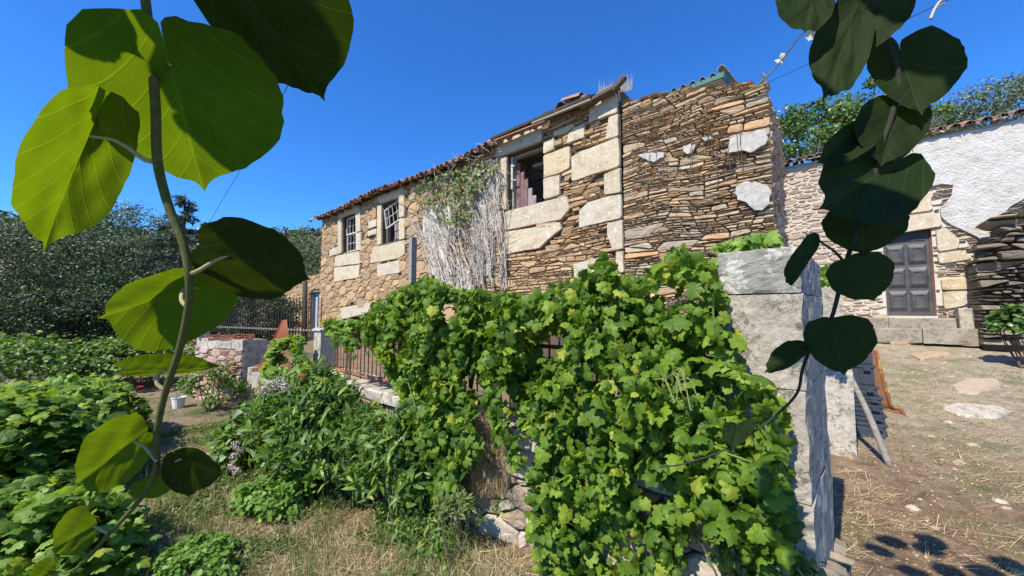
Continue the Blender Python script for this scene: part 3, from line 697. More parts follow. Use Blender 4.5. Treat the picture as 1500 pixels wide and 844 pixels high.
# ---- ruined wing, flush with the house
XW0 = XR + .015; XW1 = onY(1131, 240, HY)[0]; ZW = onY(1000, 130, HY)[2]
TOPW = xz([(911, 144), (930, 142), (960, 138), (985, 134), (1010, 130), (1040, 128), (1062, 124), (1090, 123), (1117, 121), (1130, 126)], HY)
def topw(x): return float(np.interp(x, TOPW[:, 0], TOPW[:, 1]))
wing = thing('ruined_wing', 'roofless dry-stone schist wall of thin brown slabs beside the farmhouse corner', 'ruin', ((XW0 + XW1) / 2, HY + .3, .75))
HOLE_W = (xz([(1048, 245)], HY)[0][0], xz([(1074, 245)], HY)[0][0], xz([(1060, 249)], HY)[0][1], xz([(1060, 240)], HY)[0][1])
n_ = 14; xs = np.linspace(XW0 + .02, XW1 - .04, n_); mb = MB()
for a, b in zip(xs, xs[1:]):
    za, zb = topw(a) - .07, topw(b) - .07
    mb.add([(a, HY + .05, .4), (b, HY + .05, .4), (b, HY + .6, .4), (a, HY + .6, .4), (a, HY + .05, za), (b, HY + .05, zb), (b, HY + .6, zb), (a, HY + .6, za)], [(0, 3, 2, 1), (4, 5, 6, 7), (0, 1, 5, 4), (2, 3, 7, 6), (1, 2, 6, 5), (3, 0, 4, 7)])
mb.build('wall_core', MORTAR, wing)
kw_ = lambda x, z: z < topw(x) - .01 and not (HOLE_W[0] < x < HOLE_W[1] and HOLE_W[2] < z < HOLE_W[3])
polys = slabs(rubble(XW0, XW1, 1.7, ZW + 1.1, 1.7, .42, .15, levels=5, seed=11, warp=0, gap=0), .028, .135, (1.8, 5.2), .004, 13, .04, kw_)
lay(wing, polys, FR(HY + .02), SCHIST, limit=300, proud=(.016, .042), tilt=.018, rag=.008, cham=.006)
# end wall (facing the yard) with stones and old limewash
FRX = (np.array([XW1 - .04, HY, 0.0]), np.array([0, 1.0, 0]), np.array([0, 0, 1.0]), np.array([1.0, 0, 0]))
wing2 = MB().box((XW1 - .6, HY + .06, .4), (XW1 - .045, HY + 1.6, topw(XW1) - .08)); wing2.build('end_wall', MORTAR, wing)
polys = rubble(.02, 1.6, 1.3, topw(XW1) - .02, 2.5, .17, .05, seed=12, warp=.03)
mb = MB()
for P, a in polys: V, F = stone_geo(P, FRX, proud=rs.uniform(.01, .05)); mb.add(V, F, rs.rand())
tag(mb.build('end_wall_stones', PALEST, wing), kind='stuff')
for pts in ([(1070, 205), (1085, 200), (1100, 199), (1112, 193), (1122, 194), (1126, 205), (1122, 214), (1100, 226), (1090, 222), (1068, 226)], [(1080, 275), (1092, 268), (1108, 268), (1124, 272), (1130, 280), (1128, 300), (1118, 309), (1106, 309), (1095, 298), (1082, 294), (1078, 285)],
            [(937, 230), (950, 226), (975, 225), (974, 232), (960, 239), (948, 235)], [(1003, 216), (1012, 213), (1021, 214), (1016, 224), (1009, 228), (1003, 224)], [(1030, 204), (1044, 202), (1046, 206), (1034, 209)]):
    patch(wing, 'mortar_patch', pts, HY, GPLASTER, .03, .065, .04, .012)
# loose slabs on the broken top
for x in np.arange(XW0 + .1, XW1 - .1, .17):
    P = np.array([(0, 0), (.16, 0), (.19, .03), (.05, .045)]) * rs.uniform(.7, 1.3); P[:, 0] += x; P[:, 1] += topw(x) - .04
    V, F = stone_geo(P, FR(HY + rs.uniform(.05, .3)), proud=.1, back=.15, tilt=.03); obj('loose_slab', V, F, SCHIST, wing, np.full(len(V), rs.rand()))

# ---- house with green fascia behind the wing
RY = 9.0
rh = thing('tiled_house', 'white-walled house with green fascia and grey tiles rising behind the ruined wing', 'house', (-4, RY + 2, 1.2))
pe = onY(1060, 108, RY); XE = pe[0]; ZE = pe[2]
MB().box((XE - 4, RY + .35, 1.0), (XE - .25, RY + 5, ZE - .02)).build('wall', WHITEP, rh)
MB().beam((XE - 4.3, RY, ZE - .02), (XE, RY, ZE - .02), .04, .12).beam((XE, RY + .02, ZE - .02), (XE, RY + 4.5, ZE + .9), .04, .16).build('fascia', GREENP, rh)
MB().add([(XE - 4.3, RY + .03, ZE + .03), (XE - .02, RY + .03, ZE + .03), (XE - .02, RY + 4.5, ZE + .95), (XE - 4.3, RY + 4.5, ZE + .95)], [(0, 1, 2, 3)]).add([(XE - 4.3, RY + .03, ZE - .03), (XE - .02, RY + .03, ZE - .03), (XE - .02, RY + 4.5, ZE + .9), (XE - 4.3, RY + 4.5, ZE + .9)], [(3, 2, 1, 0)]).build('roof_deck', GPLASTER, rh)
plr = worldloc(rh)
GT = m_simple('grey_roof_tile', [(.2, (.12, .12, .11)), (.8, (.42, .40, .36))], 10, rough=.9, var=1.0); gtile = mk_mesh('roof_tile', TILE_V, TILE_F, GT, np.zeros(len(TILE_V)))
for r in range(3):
    for x in np.arange(XE - 4.2, XE - .1, .21):
        put('roof_tile', gtile, rh, mat4=Matrix.Translation(Vector((x - plr[0], RY - .05 + r * .38 - plr[1], ZE + .02 + r * .08 - plr[2]))) @ Matrix.Rotation(R(12), 4, 'X') @ Matrix.Scale(.7, 4))
for r in range(8): put('ridge_tile', gtile, rh, mat4=Matrix.Translation(Vector((XE - .03 - plr[0], RY - .05 + r * .38 - plr[1], ZE + .1 + r * .08 - plr[2]))) @ Matrix.Rotation(R(12), 4, 'X'))

# ---- house with the panelled door
DY = 12.0
dh = thing('rendered_house', 'house with patchy white render over rubble stone and a dark panelled door up two steps', 'house', (2.5, DY + 2, 1.2))
dx0 = onY(1297, 420, DY)[0]; dx1 = onY(1370, 420, DY)[0]; dz0 = onY(1340, 463, DY)[2]; dz1 = onY(1340, 337, DY)[2]; ez = onY(1341, 204, DY)[2]
hx0 = onY(1118, 240, DY)[0]; hx1 = 5.2
WMORT2 = None
wall_slab(hx0, hx1, DY, DY + .6, .8, ez - .02, [(dx0, dx1, dz0, dz1)], WMORTAR, dh, 'front_wall')
MB().box((hx0, DY + .6, .8), (hx0 + .5, DY + 5, ez)).box((hx1 - .5, DY + .6, .8), (hx1, DY + 5, ez)).build('side_walls', WMORTAR, dh)
PL = [(1335, 214), (1400, 198), (1460, 186), (1530, 168), (1530, 290), (1500, 292), (1478, 303), (1460, 335), (1452, 350), (1438, 354), (1420, 342), (1394, 331), (1378, 318), (1376, 306), (1393, 288), (1396, 272), (1378, 271), (1350, 277), (1335, 282)]
LB = [[(1300, 300), (1312, 290), (1362, 278), (1368, 309), (1300, 319)], [(1298, 320), (1369, 310.5), (1382, 332), (1297, 346)], [(1369, 338.5), (1384, 332.5), (1406.5, 351), (1405, 365), (1372, 370)], [(1379, 427), (1432, 425.5), (1431, 436), (1412, 449), (1381.7, 454)], [(1371, 371), (1408, 366), (1424, 380), (1374, 388)], [(1377, 409), (1430, 405), (1431, 424), (1379, 426)]]
LBX = [xz(b, DY) for b in LB]; PLX = xz(PL, DY)
for B in LBX:
    V, F = stone_geo(B, FR(DY), proud=.06, back=.02, rag=.012, seg=.15, tilt=.004, flat=True, chq=.09); obj('dressed_stone', V, F, SANDY, dh, np.full(len(V), rs.rand()))
def keep_d(x, z):
    if dx0 - .03 < x < dx1 + .03 and dz0 - .05 < z < dz1: return False
    if inpoly(np.array([x]), np.array([z]), PLX.tolist())[0]: return False
    return not any(inpoly(np.array([x]), np.array([z]), B.tolist())[0] for B in LBX)
dh_holes = [(dx0, dx1, dz0, dz1)]
lay(dh, fit_holes(rubble(hx0, dx0 + .2, 1.6, ez - .05, 2.4, .16, .055, seed=21, keep=keep_d, gap=.011), dh_holes), FR(DY), PALEST, limit=300, proud=(.008, .03))
lay(dh, fit_holes(slabs(rubble(dx1 - .3, 3.6, 1.3, ez - .8, 1.8, .35, .15, levels=4, seed=22, warp=0, gap=0), .04, .14, (2, 5), .005, 15, .02, lambda x, z: keep_d(x, z) and x > dx0 + .2), dh_holes), FR(DY), PALEST, name='wall_stone', limit=200, proud=(.01, .05))
patch(dh, 'white_render', PL, DY, PLASTER, .03, .07, .12, .025)
# door
dr = MB().box((dx0 + .01, DY + .12, dz0), (dx1 - .035, DY + .17, dz1 - .02)).build('door', DOORM, dh)
cx_ = [(dx0 + .05, (dx0 + dx1) / 2 - .035), ((dx0 + dx1) / 2 + .005, dx1 - .075)]
H_ = dz1 - dz0
for a, b in cx_:
    for j in range(3):
        z0 = dz0 + .10 + j * (H_ - .34) / 3; z1 = z0 + (H_ - .34) / 3 - .06; m_ = .075
        mb = MB(); y1, y2, y3 = DY + .119, DY + .075, DY + .088
        def rect(x0, x1, z0, z1, y): return [(x0, y, z0), (x1, y, z0), (x1, y, z1), (x0, y, z1)]
        V = rect(a, b, z0, z1, y1) + rect(a + m_ * .6, b - m_ * .6, z0 + m_, z1 - m_, y2) + rect(a + m_ * .9, b - m_ * .9, z0 + m_ * 1.4, z1 - m_ * 1.4, y2 - .004) + rect(a + m_ * 1.1, b - m_ * 1.1, z0 + m_ * 1.6, z1 - m_ * 1.6, y3)
        F = [(r * 4 + i, r * 4 + (i + 1) % 4, (r + 1) * 4 + (i + 1) % 4, (r + 1) * 4 + i) for r in range(3) for i in range(4)] + [(12, 13, 14, 15)]
        mb.add(V, F).build('door_panel', DOORM, dr)
for k in range(7): MB().box((dx0 + .05, DY + .10, dz1 - .22 + k * .026), (dx1 - .08, DY + .119, dz1 - .205 + k * .026)).build('louvre', DOORM, dr)
MB().box((dx0 - .02, DY + .02, dz0 - .025), (dx1 + .02, DY + .16, dz0 - .003)).build('threshold', WHITEP, dh)
MB().box((dx1 - .033, DY + .10, dz0), (dx1 + .0, DY + .2, dz1)).box((dx0 - .0, DY + .10, dz0), (dx0 + .009, DY + .2, dz1)).build('door_frame', BROWNM, dh)
sx0 = onY(1235, 475, DY - .5)[0]; sx1 = onY(1404, 475, DY - .5)[0]
STEPM = m_stone('worn_step_stone', [(0, (.26, .22, .17)), (.5, (.34, .30, .24)), (1, (.30, .25, .19))], 1, lichen=.35, lichen_col=(.12, .11, .08), bump=1.0, stain=.7, dark=(.12, .10, .07), fine=80)
def block(parent, name, a, b, mat, jit=.01, rn=None):
    """a hewn block: chamfered and slightly uneven"""
    (x0, y0, z0), (x1, y1, z1) = a, b; c = .018
    nxs = max(1, int((x1 - x0) / .25)); V = []; 
    prof = [(y0 + c, z0), (y0, z0 + c), (y0, z1 - c), (y0 + c, z1), (y1 - c, z1), (y1, z1 - c), (y1, z0 + c), (y1 - c, z0)]
    for i in range(nxs + 1):
        x = x0 + (x1 - x0) * i / nxs
        for y, z in prof: V.append((x + rs.uniform(-jit, jit) * .4, y + rs.uniform(-jit, jit), z + rs.uniform(-jit, jit) * .7))
    n = 8; F = [(i * n + k, (i + 1) * n + k, (i + 1) * n + (k + 1) % n, i * n + (k + 1) % n) for i in range(nxs) for k in range(n)]
    F += [tuple(range(n)), tuple(reversed(range(nxs * n, nxs * n + n)))]
    return obj(name, V, F, mat, parent, np.full(len(V), rs.rand() if rn is None else rn))
for (xa, xb, ya, yb, za, zb) in ((sx0, sx0 + .75, DY - .34, DY + .02, dz0 - .30, dz0 - .028), (sx0 + .76, sx1, DY - .355, DY + .02, dz0 - .30, dz0 - .04), (sx0 - .2, sx0 + .5, DY - .72, DY - .36, dz0 - .56, dz0 - .24), (sx0 + .51, sx0 + 1.2, DY - .70, DY - .36, dz0 - .56, dz0 - .255), (sx0 + 1.21, sx1 + .45, DY - .73, DY - .36, dz0 - .56, dz0 - .235)):
    block(dh, 'step_stone', (xa, ya, za), (xb, yb, zb), STEPM, .018)
block(dh, 'step_block', (sx1 + .02, DY - .5, dz0 - .35), (sx1 + .62, DY - .07, dz0 + .16), GREY, .02)
def sag0(x): return .02 * math.sin(x * 2)
roof_tiles(dh, hx0 - .2, hx1, DY - .22, ez + .02, R(18), 2, .2, .02, .015, sag=sag0)
MB().add([(hx0 - .2, DY - .18, ez - .0), (hx1, DY - .18, ez), (hx1, DY + 4, ez + 1.4), (hx0 - .2, DY + 4, ez + 1.4), (hx0 - .2, DY - .18, ez + .03), (hx1, DY - .18, ez + .03), (hx1, DY + 4, ez + 1.43), (hx0 - .2, DY + 4, ez + 1.43)], [(0, 3, 2, 1), (4, 5, 6, 7), (0, 1, 5, 4), (1, 2, 6, 5), (2, 3, 7, 6), (3, 0, 4, 7)]).build('roof', TILE, dh)

# dry-stone buttress in the right corner
by = 11.1
but = thing('dry_stone_buttress', 'dark ragged dry-stone buttress standing against the white rendered wall', 'stone wall', (3.3, by + .4, 1.2))
BP = xz([(1436, 505), (1434, 420), (1440, 385), (1450, 350), (1470, 315), (1500, 300), (1620, 285), (1640, 505)], by)
keepb = lambda x, z: bool(inpoly(np.array([x]), np.array([z]), BP.tolist())[0])
lay(but, slabs(rubble(BP[:, 0].min(), min(BP[:, 0].max(), 4.6), .8, BP[:, 1].max(), 1.8, .35, .15, levels=4, seed=31, warp=0, gap=0), .07, .24, (1.3, 3.2), .014, 16, .02, keepb), FR(by), DARKST, limit=200, proud=(.0, .22), back=.6, tilt=.05)
mb = MB()
for i in range(10):
    x = BP[:5, 0].min() + i * .17; ztop = np.interp(x, [BP[2, 0], BP[4, 0], BP[5, 0], 5], [BP[2, 1], BP[4, 1], BP[5, 1], BP[5, 1] + .2]) - .1
    mb.box((x + .06, by + .06, 1.0), (x + .23, by + .88, ztop))
mb.build('wall_core', MORTAR, but)

# ------------------------------------------------------------------ garden wall, gatepost, railings
FY = 2.1
gp = thing('granite_gatepost', 'tall thick granite gatepost of stacked blocks with lichened capstone', 'gatepost', (-.29, FY + .45, 0))
g = lambda u, v: onY(u, v, FY)
gx0 = g(1057, 430)[0]; gx1 = g(1172, 430)[0]
zt = [g(1110, v)[2] for v in (364, 430, 565, 720)] + [-.1]
for i in range(4):
    a = gx0 + rs.uniform(-.012, .012) - .01 * i; b = gx1 + rs.uniform(-.004, .006) + .004 * i
    P = np.array([(a, zt[i + 1] + .0005), (b, zt[i + 1] + .0005), (b, zt[i] - .003), (a + .01, zt[i] - (.02 if i == 0 else .003))])
    # front slab + deep body: one block with hewn faces
    nxs, nys, nzs = 10, 20, 14
    V = []; F = []; idx = {}
    def vv(i_, j_, k_):
        key = (i_, j_, k_)
        if key not in idx:
            x = a + (b - a) * i_ / nxs + .045 * (j_ / nys) * (1 if i_ == nxs else .3); y = FY + .93 * j_ / nys; z = zt[i + 1] + .0005 + (zt[i] - zt[i + 1] - .006) * k_ / nzs
            e = sum((q == 0 or q == m) for q, m in ((i_, nxs), (j_, nys), (k_, nzs)))
            cen = np.array([(a + b) / 2, FY + .46, (zt[i] + zt[i + 1]) / 2]); p = np.array([x, y, z])
            p += rs.uniform(-1, 1, 3) * np.array([.0025, .0025, .0012]) + np.array([1, 1, 0]) * .006 * math.sin(p[0] * 23 + p[2] * 19 + i) * math.sin(p[1] * 13 + p[2] * 11)
            if e >= 2: p += np.sign(cen - p) * np.array([.0025, .0025, .0]) * rs.uniform(.2, 1.8)
            idx[key] = len(V); V.append(p)
        return idx[key]
    for i_ in range(nxs):
        for k_ in range(nzs):
            F.append((vv(i_, 0, k_), vv(i_ + 1, 0, k_), vv(i_ + 1, 0, k_ + 1), vv(i_, 0, k_ + 1))); F.append((vv(i_, nys, k_), vv(i_, nys, k_ + 1), vv(i_ + 1, nys, k_ + 1), vv(i_ + 1, nys, k_)))
        for j_ in range(nys):
            F.append((vv(i_, j_, nzs), vv(i_ + 1, j_, nzs), vv(i_ + 1, j_ + 1, nzs), vv(i_, j_ + 1, nzs))); F.append((vv(i_, j_, 0), vv(i_, j_ + 1, 0), vv(i_ + 1, j_ + 1, 0), vv(i_ + 1, j_, 0)))
    for j_ in range(nys):
        for k_ in range(nzs):
            F.append((vv(nxs, j_, k_), vv(nxs, j_ + 1, k_), vv(nxs, j_ + 1, k_ + 1), vv(nxs, j_, k_ + 1))); F.append((vv(0, j_, k_), vv(0, j_, k_ + 1), vv(0, j_ + 1, k_ + 1), vv(0, j_ + 1, k_)))
    obj('capstone' if i == 0 else 'granite_block', V, F, GREYCAP if i == 0 else GREY, gp, np.full(len(V), rs.rand()))
# rubble at the foot of the gatepost's inner side
FRG = (np.array([gx1 + .055, FY, 0.0]), np.array([0, 1.0, 0]), np.array([0, 0, 1.0]), np.array([1.0, 0, 0]))
for P, a in rubble(.1, 1.0, .0, .75, 1.6, .09, .04, seed=33, warp=0, keep=lambda x, z: z < .72 - .2 * x):
    V, F = stone_geo(P, FRG, proud=rs.uniform(.02, .07), back=.05); obj('foot_stone', V, F, DARKST, gp, np.full(len(V), rs.rand()))
p2 = onY(1226, 680, 5.2)
sp = thing('granite_pillar', 'upright rough granite slab pillar behind the gatepost with a pole leaning on it', 'pillar', (p2[0], 5.3, .3))
a0 = onY(1203, 500, 5.2)[0]; a1 = onY(1250, 600, 5.2)[0]; t0 = onY(1226, 408, 5.2)[2]; tm = onY(1226, 545, 5.2)[2]
block(sp, 'granite_slab', (a0, 5.2, tm + .005), (a1 - .03, 5.5, t0), GREY, .012); block(sp, 'granite_slab', (a0 - .01, 5.18, .2), (a1 + .01, 5.52, tm), GREY, .012)

GWX0 = g(440, 500)[0]
zc = 1.03
gw = thing('garden_wall', 'low rubble garden wall with granite coping blocks under the grapevine', 'wall', (-3, FY + .15, 0))
wall_slab(g(470, 500)[0], gx0 - .02, FY + .06, FY + .4, -.1, zc - .12, [], MORTAR, gw, 'wall_core')
lay(gw, rubble(-5.6, gx0 - .03, -.05, zc - .13, 1.7, .17, .05, seed=35), FR(FY + .03), m_stone('garden_wall_stone', [(0, (.30, .22, .16)), (.5, (.42, .33, .25)), (1, (.50, .45, .38))], 2, bump=.8), limit=150, proud=(.01, .05))
x = -5.75
while x < gx0 - .3:
    w_ = rs.uniform(.45, .8); block(gw, 'coping_stone', (x, FY - .04, zc - .12), (min(x + w_, gx0 - .02) - .008, FY + .44, zc + rs.uniform(-.01, .02)), GREY, .012); x += w_
# posts and railings
def post(u, w, vt, name, label, cap=True, Y=FY):
    x = onY(u, 500, Y)[0]; z = onY(u, vt, Y)[2]
    t = thing(name, label, 'post', (x, Y + .2, zc))
    zb = zc + .02 if x > -5.7 else 0
    block(t, 'shaft', (x - w / 2, Y + .06, zb), (x + w / 2, Y + .06 + w, z - .07), GREY, .006)
    m = MB(); c0 = z - .068; a = w / 2 + .02
    m.add([(x - a, Y + .04, c0), (x + a, Y + .04, c0), (x + a, Y + .08 + w, c0), (x - a, Y + .08 + w, c0), (x - a, Y + .04, c0 + .02), (x + a, Y + .04, c0 + .02), (x + a, Y + .08 + w, c0 + .02), (x - a, Y + .08 + w, c0 + .02), (x, Y + .06 + w / 2, c0 + .09)], [(3, 2, 1, 0), (0, 1, 5, 4), (1, 2, 6, 5), (2, 3, 7, 6), (3, 0, 4, 7), (4, 5, 8), (5, 6, 8), (6, 7, 8), (7, 4, 8)]).build('cap', GREY, t)
    return t
post(458, .26, 478, 'granite_post', 'white granite gate post with pointed cap beside the rusty railing')
post(600, .15, 500, 'granite_post', 'granite fence post half hidden in vine leaves above the low wall')
post(760, .14, 470, 'granite_post', 'granite fence post buried in the thick of the grapevine')
rl = thing('rusty_railing', 'rusty iron railing of close upright bars along the low wall', 'railing', (-3, FY + .18, zc))
rx = g(475, 500)[0]; zr = 1.66
bar = MB().tube([(0, 0, 0), (0, 0, zr - zc + .05)], .0075, 6); barm = mk_mesh('bar', bar.V, bar.F, RUST, bar.rn)
plr = worldloc(rl); x = rx; k = 0
while x < gx0 - .1:
    put('bar', barm, rl, mat4=Matrix.Translation(Vector((x - plr[0], 0, 0))) @ Matrix.Rotation(rs.uniform(-.02, .02), 4, 'Y')); x += .098
for z in (zc + .06, zr - .03): MB().beam((rx, FY + .18, z), (gx0 - .05, FY + .18, z), .012, .03).build('rail', RUST, rl)

# far corner: block wall, post, netting, step
cw = thing('corner_wall', 'stub of rubble wall with heavy granite coping at the garden gate', 'wall', onD(330, 590, 8) * [1, 1, 0])
A = onD(288, 500, 8.25)[:2]; B = onD(356, 500, 7.75)[:2]; C_ = onD(392, 500, 8.15)[:2]
cz = onD(356, 500, 7.75)[2]
def quadwall(parent, P, Q, th, z0, z1, name, mat, jit=.012, n=6):
    P = np.array(P); Q = np.array(Q); d = (Q - P) / np.linalg.norm(Q - P); nn = np.array([-d[1], d[0]]); V = []; 
    for i in range(n + 1):
        p = P + (Q - P) * i / n
        for (o, z) in ((0, z0), (0, z1), (th, z1), (th, z0)): q = p + nn * o + rs.uniform(-jit, jit, 2); V.append((q[0], q[1], z + rs.uniform(-jit, jit)))
    F = [(i * 4 + k, (i + 1) * 4 + k, (i + 1) * 4 + (k + 1) % 4, i * 4 + (k + 1) % 4) for i in range(n) for k in range(4)] + [(0, 1, 2, 3), (n * 4 + 3, n * 4 + 2, n * 4 + 1, n * 4)]
    return obj(name, V, F, mat, parent, np.full(len(V), rs.rand()))
quadwall(cw, A, B, .4, -.1, cz - .18, 'wall_core', MORTAR)
dAB = (B - A) / np.linalg.norm(B - A)
FRC = (np.array([A[0], A[1], 0]), np.array([dAB[0], dAB[1], 0]), np.array([0, 0, 1.0]), np.array([dAB[1], -dAB[0], 0]))
LAB = np.linalg.norm(B - A)
lay(cw, rubble(0, LAB, -.05, cz - .18, 1.7, .15, .05, seed=36), FRC, m_stone('reddish_wall_stone', [(0, (.32, .19, .14)), (.5, (.42, .28, .21)), (1, (.46, .40, .34))], 2), limit=60, proud=(.01, .03))
for i in range(4): quadwall(cw, A + (B - A) * (i / 4 + .004), A + (B - A) * ((i + 1) / 4 - .004), .45, cz - .17, cz + rs.uniform(-.02, .03), 'coping_stone', GREY, .012, 2)
quadwall(cw, B + .01, C_, .35, -.1, cz - .23, 'end_block', GREY, .01); quadwall(cw, B + .0, C_, .45, cz - .22, cz, 'end_capstone', GREY, .01)
quadwall(cw, onD(362, 545, 7.6)[:2], onD(415, 545, 7.4)[:2], .5, -.1, onD(390, 540, 7.5)[2], 'threshold_slab', GREY, .01)
q = onD(297, 500, 8.3); t = thing('white_post', 'short white post standing on the corner wall coping', 'post', q)
MB().box((q[0] - .09, q[1] - .08, cz), (q[0] + .09, q[1] + .1, cz + .42), jit=.006).build('shaft', PAINTW, t); MB().box((q[0] - .11, q[1] - .1, cz + .42), (q[0] + .11, q[1] + .12, cz + .45)).build('cap', GREY, t)
# rusty tangled wire on coping
m = MB()
for k in range(7):
    pts = [onD(300 + i * 9 + rs.uniform(-2, 2), 496 - rs.uniform(0, 4) - 3 * math.sin(i * .8 + k), 8.2 - i * .05) for i in range(9)]; m.tube(spline(pts, 24), .008, 5)
tag(m.build('rusty_wire', RUST), 'tangle of rusty wire lying along the corner wall coping', 'wire')
# netting: hanging sheet of strands
m = MB(); a, b = onD(420, 468, 7.3), onD(365, 545, 7.6); c = onD(428, 540, 7.2); d_ = onD(412, 470, 7.35)
for i in range(34):
    s = i / 33; top = d_ + (a - d_) * s; bot = b + (c - b) * s; mid = (top + bot) / 2 + np.array([0, 0, -.15 + .1 * s]); m.tube(spline([top, mid, bot], 10), .004, 4, rs.rand())
for j in range(1, 20):
    s = j / 20; pts = []
    for i in range(9):
        r_ = i / 8; top = d_ + (a - d_) * r_; bot = b + (c - b) * r_; mid = (top + bot) / 2 + np.array([0, 0, -.15 + .1 * r_])
        pts.append((1 - s) ** 2 * top + 2 * s * (1 - s) * (mid * 2 - (top + bot) / 2) + s * s * bot)
    m.tube(pts, .003, 4, rs.rand())
tag(m.build('orange_netting', NETM), 'rust orange netting draped from a post down to the wall step', 'netting')
# far fence behind
ff = thing('picket_fence', 'dark picket fence of thin uprights in front of the far bushes', 'fence', onD(370, 480, 9.5) * [1, 1, 0] + [0, 0, .75])
pk = MB().box((-.008, -.008, 0), (.008, .008, .90)); pkm = mk_mesh('picket', pk.V, pk.F, DWOOD, pk.rn)
P0 = onD(300, 480, 10.5); P1 = onD(470, 480, 8.2); plf = worldloc(ff); nP = 46
for i in range(nP):
    p = P0 + (P1 - P0) * i / (nP - 1); put('picket', pkm, ff, mat4=Matrix.Translation(Vector((p[0] - plf[0], p[1] - plf[1], .65 - .1))))
MB().beam((P0[0], P0[1] + .03, 1.3 + .15), (P1[0], P1[1] + .03, 1.3 + .15), .02, .04).build('rail', WOOD, ff)

# annex at the left end of the farmhouse
ay = 6.6
an = thing('stone_annex', 'low stone annex with tiled lean-to edge and pale blue door at the house end', 'outbuilding', (XL - 2, ay + 1, .75))
ax1 = XL + .0; ax0 = onY(376, 440, ay)[0]; az = onY(455, 404, ay)[2]
bd = (onY(454, 450, ay)[0], onY(467, 450, ay)[0], .75, onY(460, 427, ay)[2])
wall_slab(ax0, ax1, ay + .03, ay + .5, .4, az, [bd], MORTAR, an, 'front_wall')
lay(an, fit_holes(rubble(ax0, ax1, .9, az, 1.8, .2, .07, seed=37, keep=lambda x, z: not (bd[0] < x < bd[1] and z < bd[3])), [bd]), FR(ay), SCHIST2, limit=200, proud=(.01, .03))
MB().box((bd[0] + .04, ay + .2, .75), (bd[1] - .04, ay + .24, bd[3] - .05)).build('blue_door', BLUED, an)
MB().beam((bd[0] - .02, ay + .1, bd[3]), (bd[1] + .02, ay + .1, bd[3]), .15, .08).box((bd[0] - .0, ay + .1, .75), (bd[0] + .04, ay + .2, bd[3] - .04)).build('door_frame', WOOD, an)
MB().add([(ax1 - 2.2, ay - .35, az - .02), (ax1 + .02, ay - .35, az + .02), (ax1 + .02, ay + 1, az + .55), (ax1 - 2.2, ay + 1, az + .5), (ax1 - 2.2, ay - .35, az + .06), (ax1 + .02, ay - .35, az + .1), (ax1 + .02, ay + 1, az + .63), (ax1 - 2.2, ay + 1, az + .58)], [(0, 3, 2, 1), (4, 5, 6, 7), (0, 1, 5, 4), (1, 2, 6, 5), (2, 3, 7, 6), (3, 0, 4, 7)]).build('lean_to_roof', TILE, an)
p = onD(447, 480, 11.0); q = onD(447, 408, 11.0)
tag(MB().tube([p - [0, 0, .5], q], .07, 8).build('dark_pole', DWOOD, smooth=True), 'dark upright pole standing before the blue annex door', 'pole')
p = onD(604, 425, 4.4); q = onD(605, 348, 4.4)
tag(MB().beam((p[0], p[1], .7), q, .07, .06, up=(1, 0, 0)).build('wooden_post', WOOD), 'grey weathered timber post rising out of the vines before the facade', 'post')

# ------------------------------------------------------------------ leaves: templates
def leaf_simple(w=.32, fold=.12, droop=.12):
    V = [(0, 0, 0), (w, .35, fold), (-w, .35, fold), (0, .4, 0), (w * .8, .7, fold * .7 - droop * .5), (-w * .8, .7, fold * .7 - droop * .5), (0, .72, -droop * .4), (0, 1, -droop)]
    F = [(0, 1, 3), (0, 3, 2), (1, 4, 6), (1, 6, 3), (2, 3, 6), (2, 6, 5), (4, 7, 6), (5, 6, 7)]
    return np.array(V), np.array(F)
def leaf_quad(w=.28): return np.array([(0, 0, 0), (w, .5, .08), (0, 1, -.05), (-w, .5, .08)]), np.array([(0, 1, 2), (0, 2, 3)])
def leaf_grape(seed=0, fold=.1):
    r_ = np.random.RandomState(seed)
    half = [(0.02, .02), (.16, -.14), (.36, -.12), (.44, .02), (.40, .12), (.58, .18), (.60, .38), (.44, .46), (.40, .50), (.46, .68), (.34, .78), (.22, .80), (.12, .92), (0, 1.05)]
    out = [(x, y) for x, y in half] + [(-x, y) for x, y in half[-2::-1]]
    out = np.array(out) + r_.uniform(-.025, .025, (len(out), 2)); n = len(out)
    c = np.array([0, .32]); V = []
    for x, y in out: V.append((x, y, -fold * .9 * (x * x + (y - .35) ** 2) * 2 + r_.uniform(-.04, .04)))
    for x, y in out: p = c + (np.array([x, y]) - c) * .55; V.append((p[0], p[1], .04 * math.cos(p[0] * 12) + r_.uniform(-.02, .02)))
    V.append((0, .3, -.05)); F = []
    for i in range(n):
        j = (i + 1) % n; F += [(i, j, n + j), (i, n + j, n + i), (n + i, n + j, 2 * n)]
    return np.array(V), np.array(F)
LS = leaf_simple(); LN = leaf_simple(.12, .04, .2); LQ = leaf_quad(); LR = leaf_simple(.42, .1, .1)
GL = [leaf_grape(i, .12 + .1 * i) for i in range(4)]
BLADE = (np.array([(-.5, 0, 0), (.5, 0, 0), (.32, 0, .5), (-.32, .02, .5), (0, 0, 1.0)]), None)
